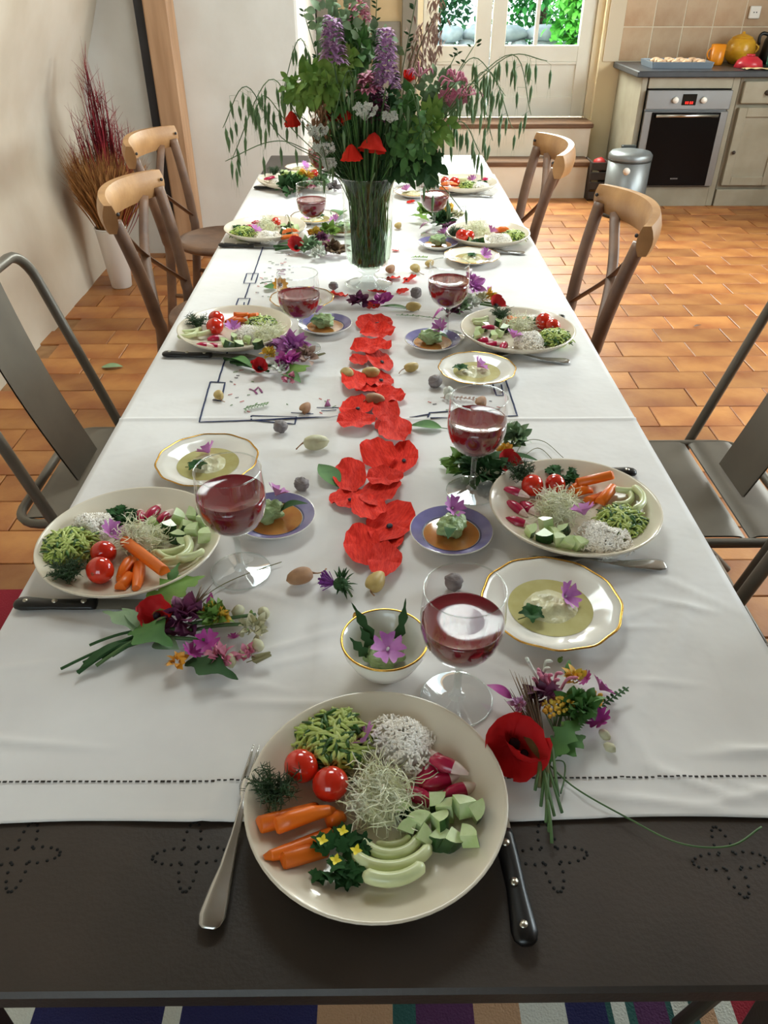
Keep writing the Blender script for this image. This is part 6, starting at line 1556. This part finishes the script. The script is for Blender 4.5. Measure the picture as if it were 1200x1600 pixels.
# leafy stems
leafy = [(505, 120, -.03, .05, 'leaf_mid', 'yellow green leafy stem at the left of the bouquet'), (525, 90, .0, .06, 'leaf_mid', 'lime leafy stem behind the left mauve spike'), (555, 65, .03, .05, 'leaf_green', 'mid green leafy stem at the bouquet top'), (470, 125, .0, .045, 'leaf_mid', 'olive leafy stem at far left above the poppy'), (650, 165, -.03, .06, 'leaf_green', 'bright green leafy stem right of centre'), (675, 190, -.06, .055, 'leaf_mid', 'broad leaved green stem at the right'), (640, 215, -.08, .055, 'leaf_green', 'dark green leafy stem above the right rim'), (545, 140, .0, .06, 'leaf_green', 'green leafy stem in the centre left'), (600, 150, .04, .07, 'leaf_dark', 'dark leafy stem in the bouquet centre'), (560, 195, .0, .06, 'leaf_dark', 'dark leafy stem low in the centre'), (620, 235, -.02, .06, 'leaf_dark', 'dark leafy stem low right of centre'), (665, 245, -.05, .04, 'leaf_dark', 'dark leafy stem low at the right edge'), (535, 215, .03, .05, 'leaf_green', 'green leafy stem low at left'), (690, 130, .04, .05, 'leaf_sage', 'green leafy stem at right behind the honeysuckle'), (585, 60, .06, .06, 'leaf_sage', 'grey green leafy stem at the back top'), (525, 20, .02, .06, 'leaf_sage', 'tall grey green leafy stem at the top left')]
for px, py, dy, r, m_, lab in leafy:
    p = PY(px, py, VY+dy); t, path = flower('leafy_stem', lab, 'leafy stem', p, 'stem_green', .0018, .0, 'leafy stems in the vase'); mb = vb()
    for i in range(95):
        d = Vector((vrg.gauss(0, 1), vrg.gauss(0, .8), vrg.gauss(0, .9))).normalized(); c = p+d*r*vrg.uniform(.1, .9)-Vector((0, 0, r*.3)); mb.leaf(c, c+(d+Vector((0, 0, vrg.uniform(-.9, .5))))*vrg.uniform(.016, .032), vrg.uniform(.006, .011), .12, n=6, up=(vrg.uniform(-.5, .5), -1, vrg.uniform(-.2, 1)))
    for q in path[len(path)//2:]:
        for i in range(2):
            d = Vector((vrg.gauss(0, 1), vrg.gauss(0, 1), .4)).normalized(); mb.leaf(q, q+d*.024, .006, .1, n=5)
    build('leaves', mb, m_, t)
# small-leaved sprays, tall twigs at the right
for px, py, dy, lab in [(745, 65, .08, 'dark small-leaved twig before the bright door gap'), (715, 80, .10, 'slender small-leaved twig left of the door gap'), (475, 20, .05, 'thin twig with small leaves at the top left'), (590, -30, .05, 'tall twig leaving the frame at the top'), (655, -25, .03, 'tall green twig at upper right leaving the frame')]:
    p = PY(px, py, VY+dy); t, path = flower('small_leaf_twig', lab, 'twig', p, 'stem_green', .0012, .0, 'twigs in the vase'); mb = vb(); k0 = len(path)//3
    for i in range(34):
        q = path[vrg.randint(k0, len(path)-1)]+Vector((0, 0, vrg.uniform(-.01, .01))); s_ = 1 if i % 2 else -1; mb.leaf(q, q+Vector((s_*.012, vrg.uniform(-.006, .006), .006)), .0025, .1, n=4, up=(0, -1, .3))
    build('leaves', mb, 'leaf_dark', t)
# grass blades and packed stems inside the vase
mb = vb()
for i in range(460):
    b = stem_base(); a = vrg.uniform(0, 6.28); q = math.sqrt(vrg.random()); m_ = Vector((VX+math.cos(a)*.062*q, VY+math.sin(a)*.062*q, TC+.262)); e = m_+Vector((math.cos(a)*.13*q*vrg.random(), math.sin(a)*.10*q*vrg.random(), vrg.uniform(.03, .20)))
    pts = smooth_path([b, b.lerp(m_, .5)*1+Vector((math.cos(a)*.004*q+vrg.uniform(-.006, .006), math.sin(a)*.004*q+vrg.uniform(-.006, .006), 0)), m_, e], 4); mb.tube(pts, [vrg.uniform(.0016, .0034)]*(len(pts)-1)+[.0003], 4, flat=.5, mi=i % 3)
build('grass_blades', mb, ['stem_green', 'leaf_green', 'leaf_dark'], loc=V0, label='mass of long green grass blades packed in the vase', cat='grass', kind='stuff')
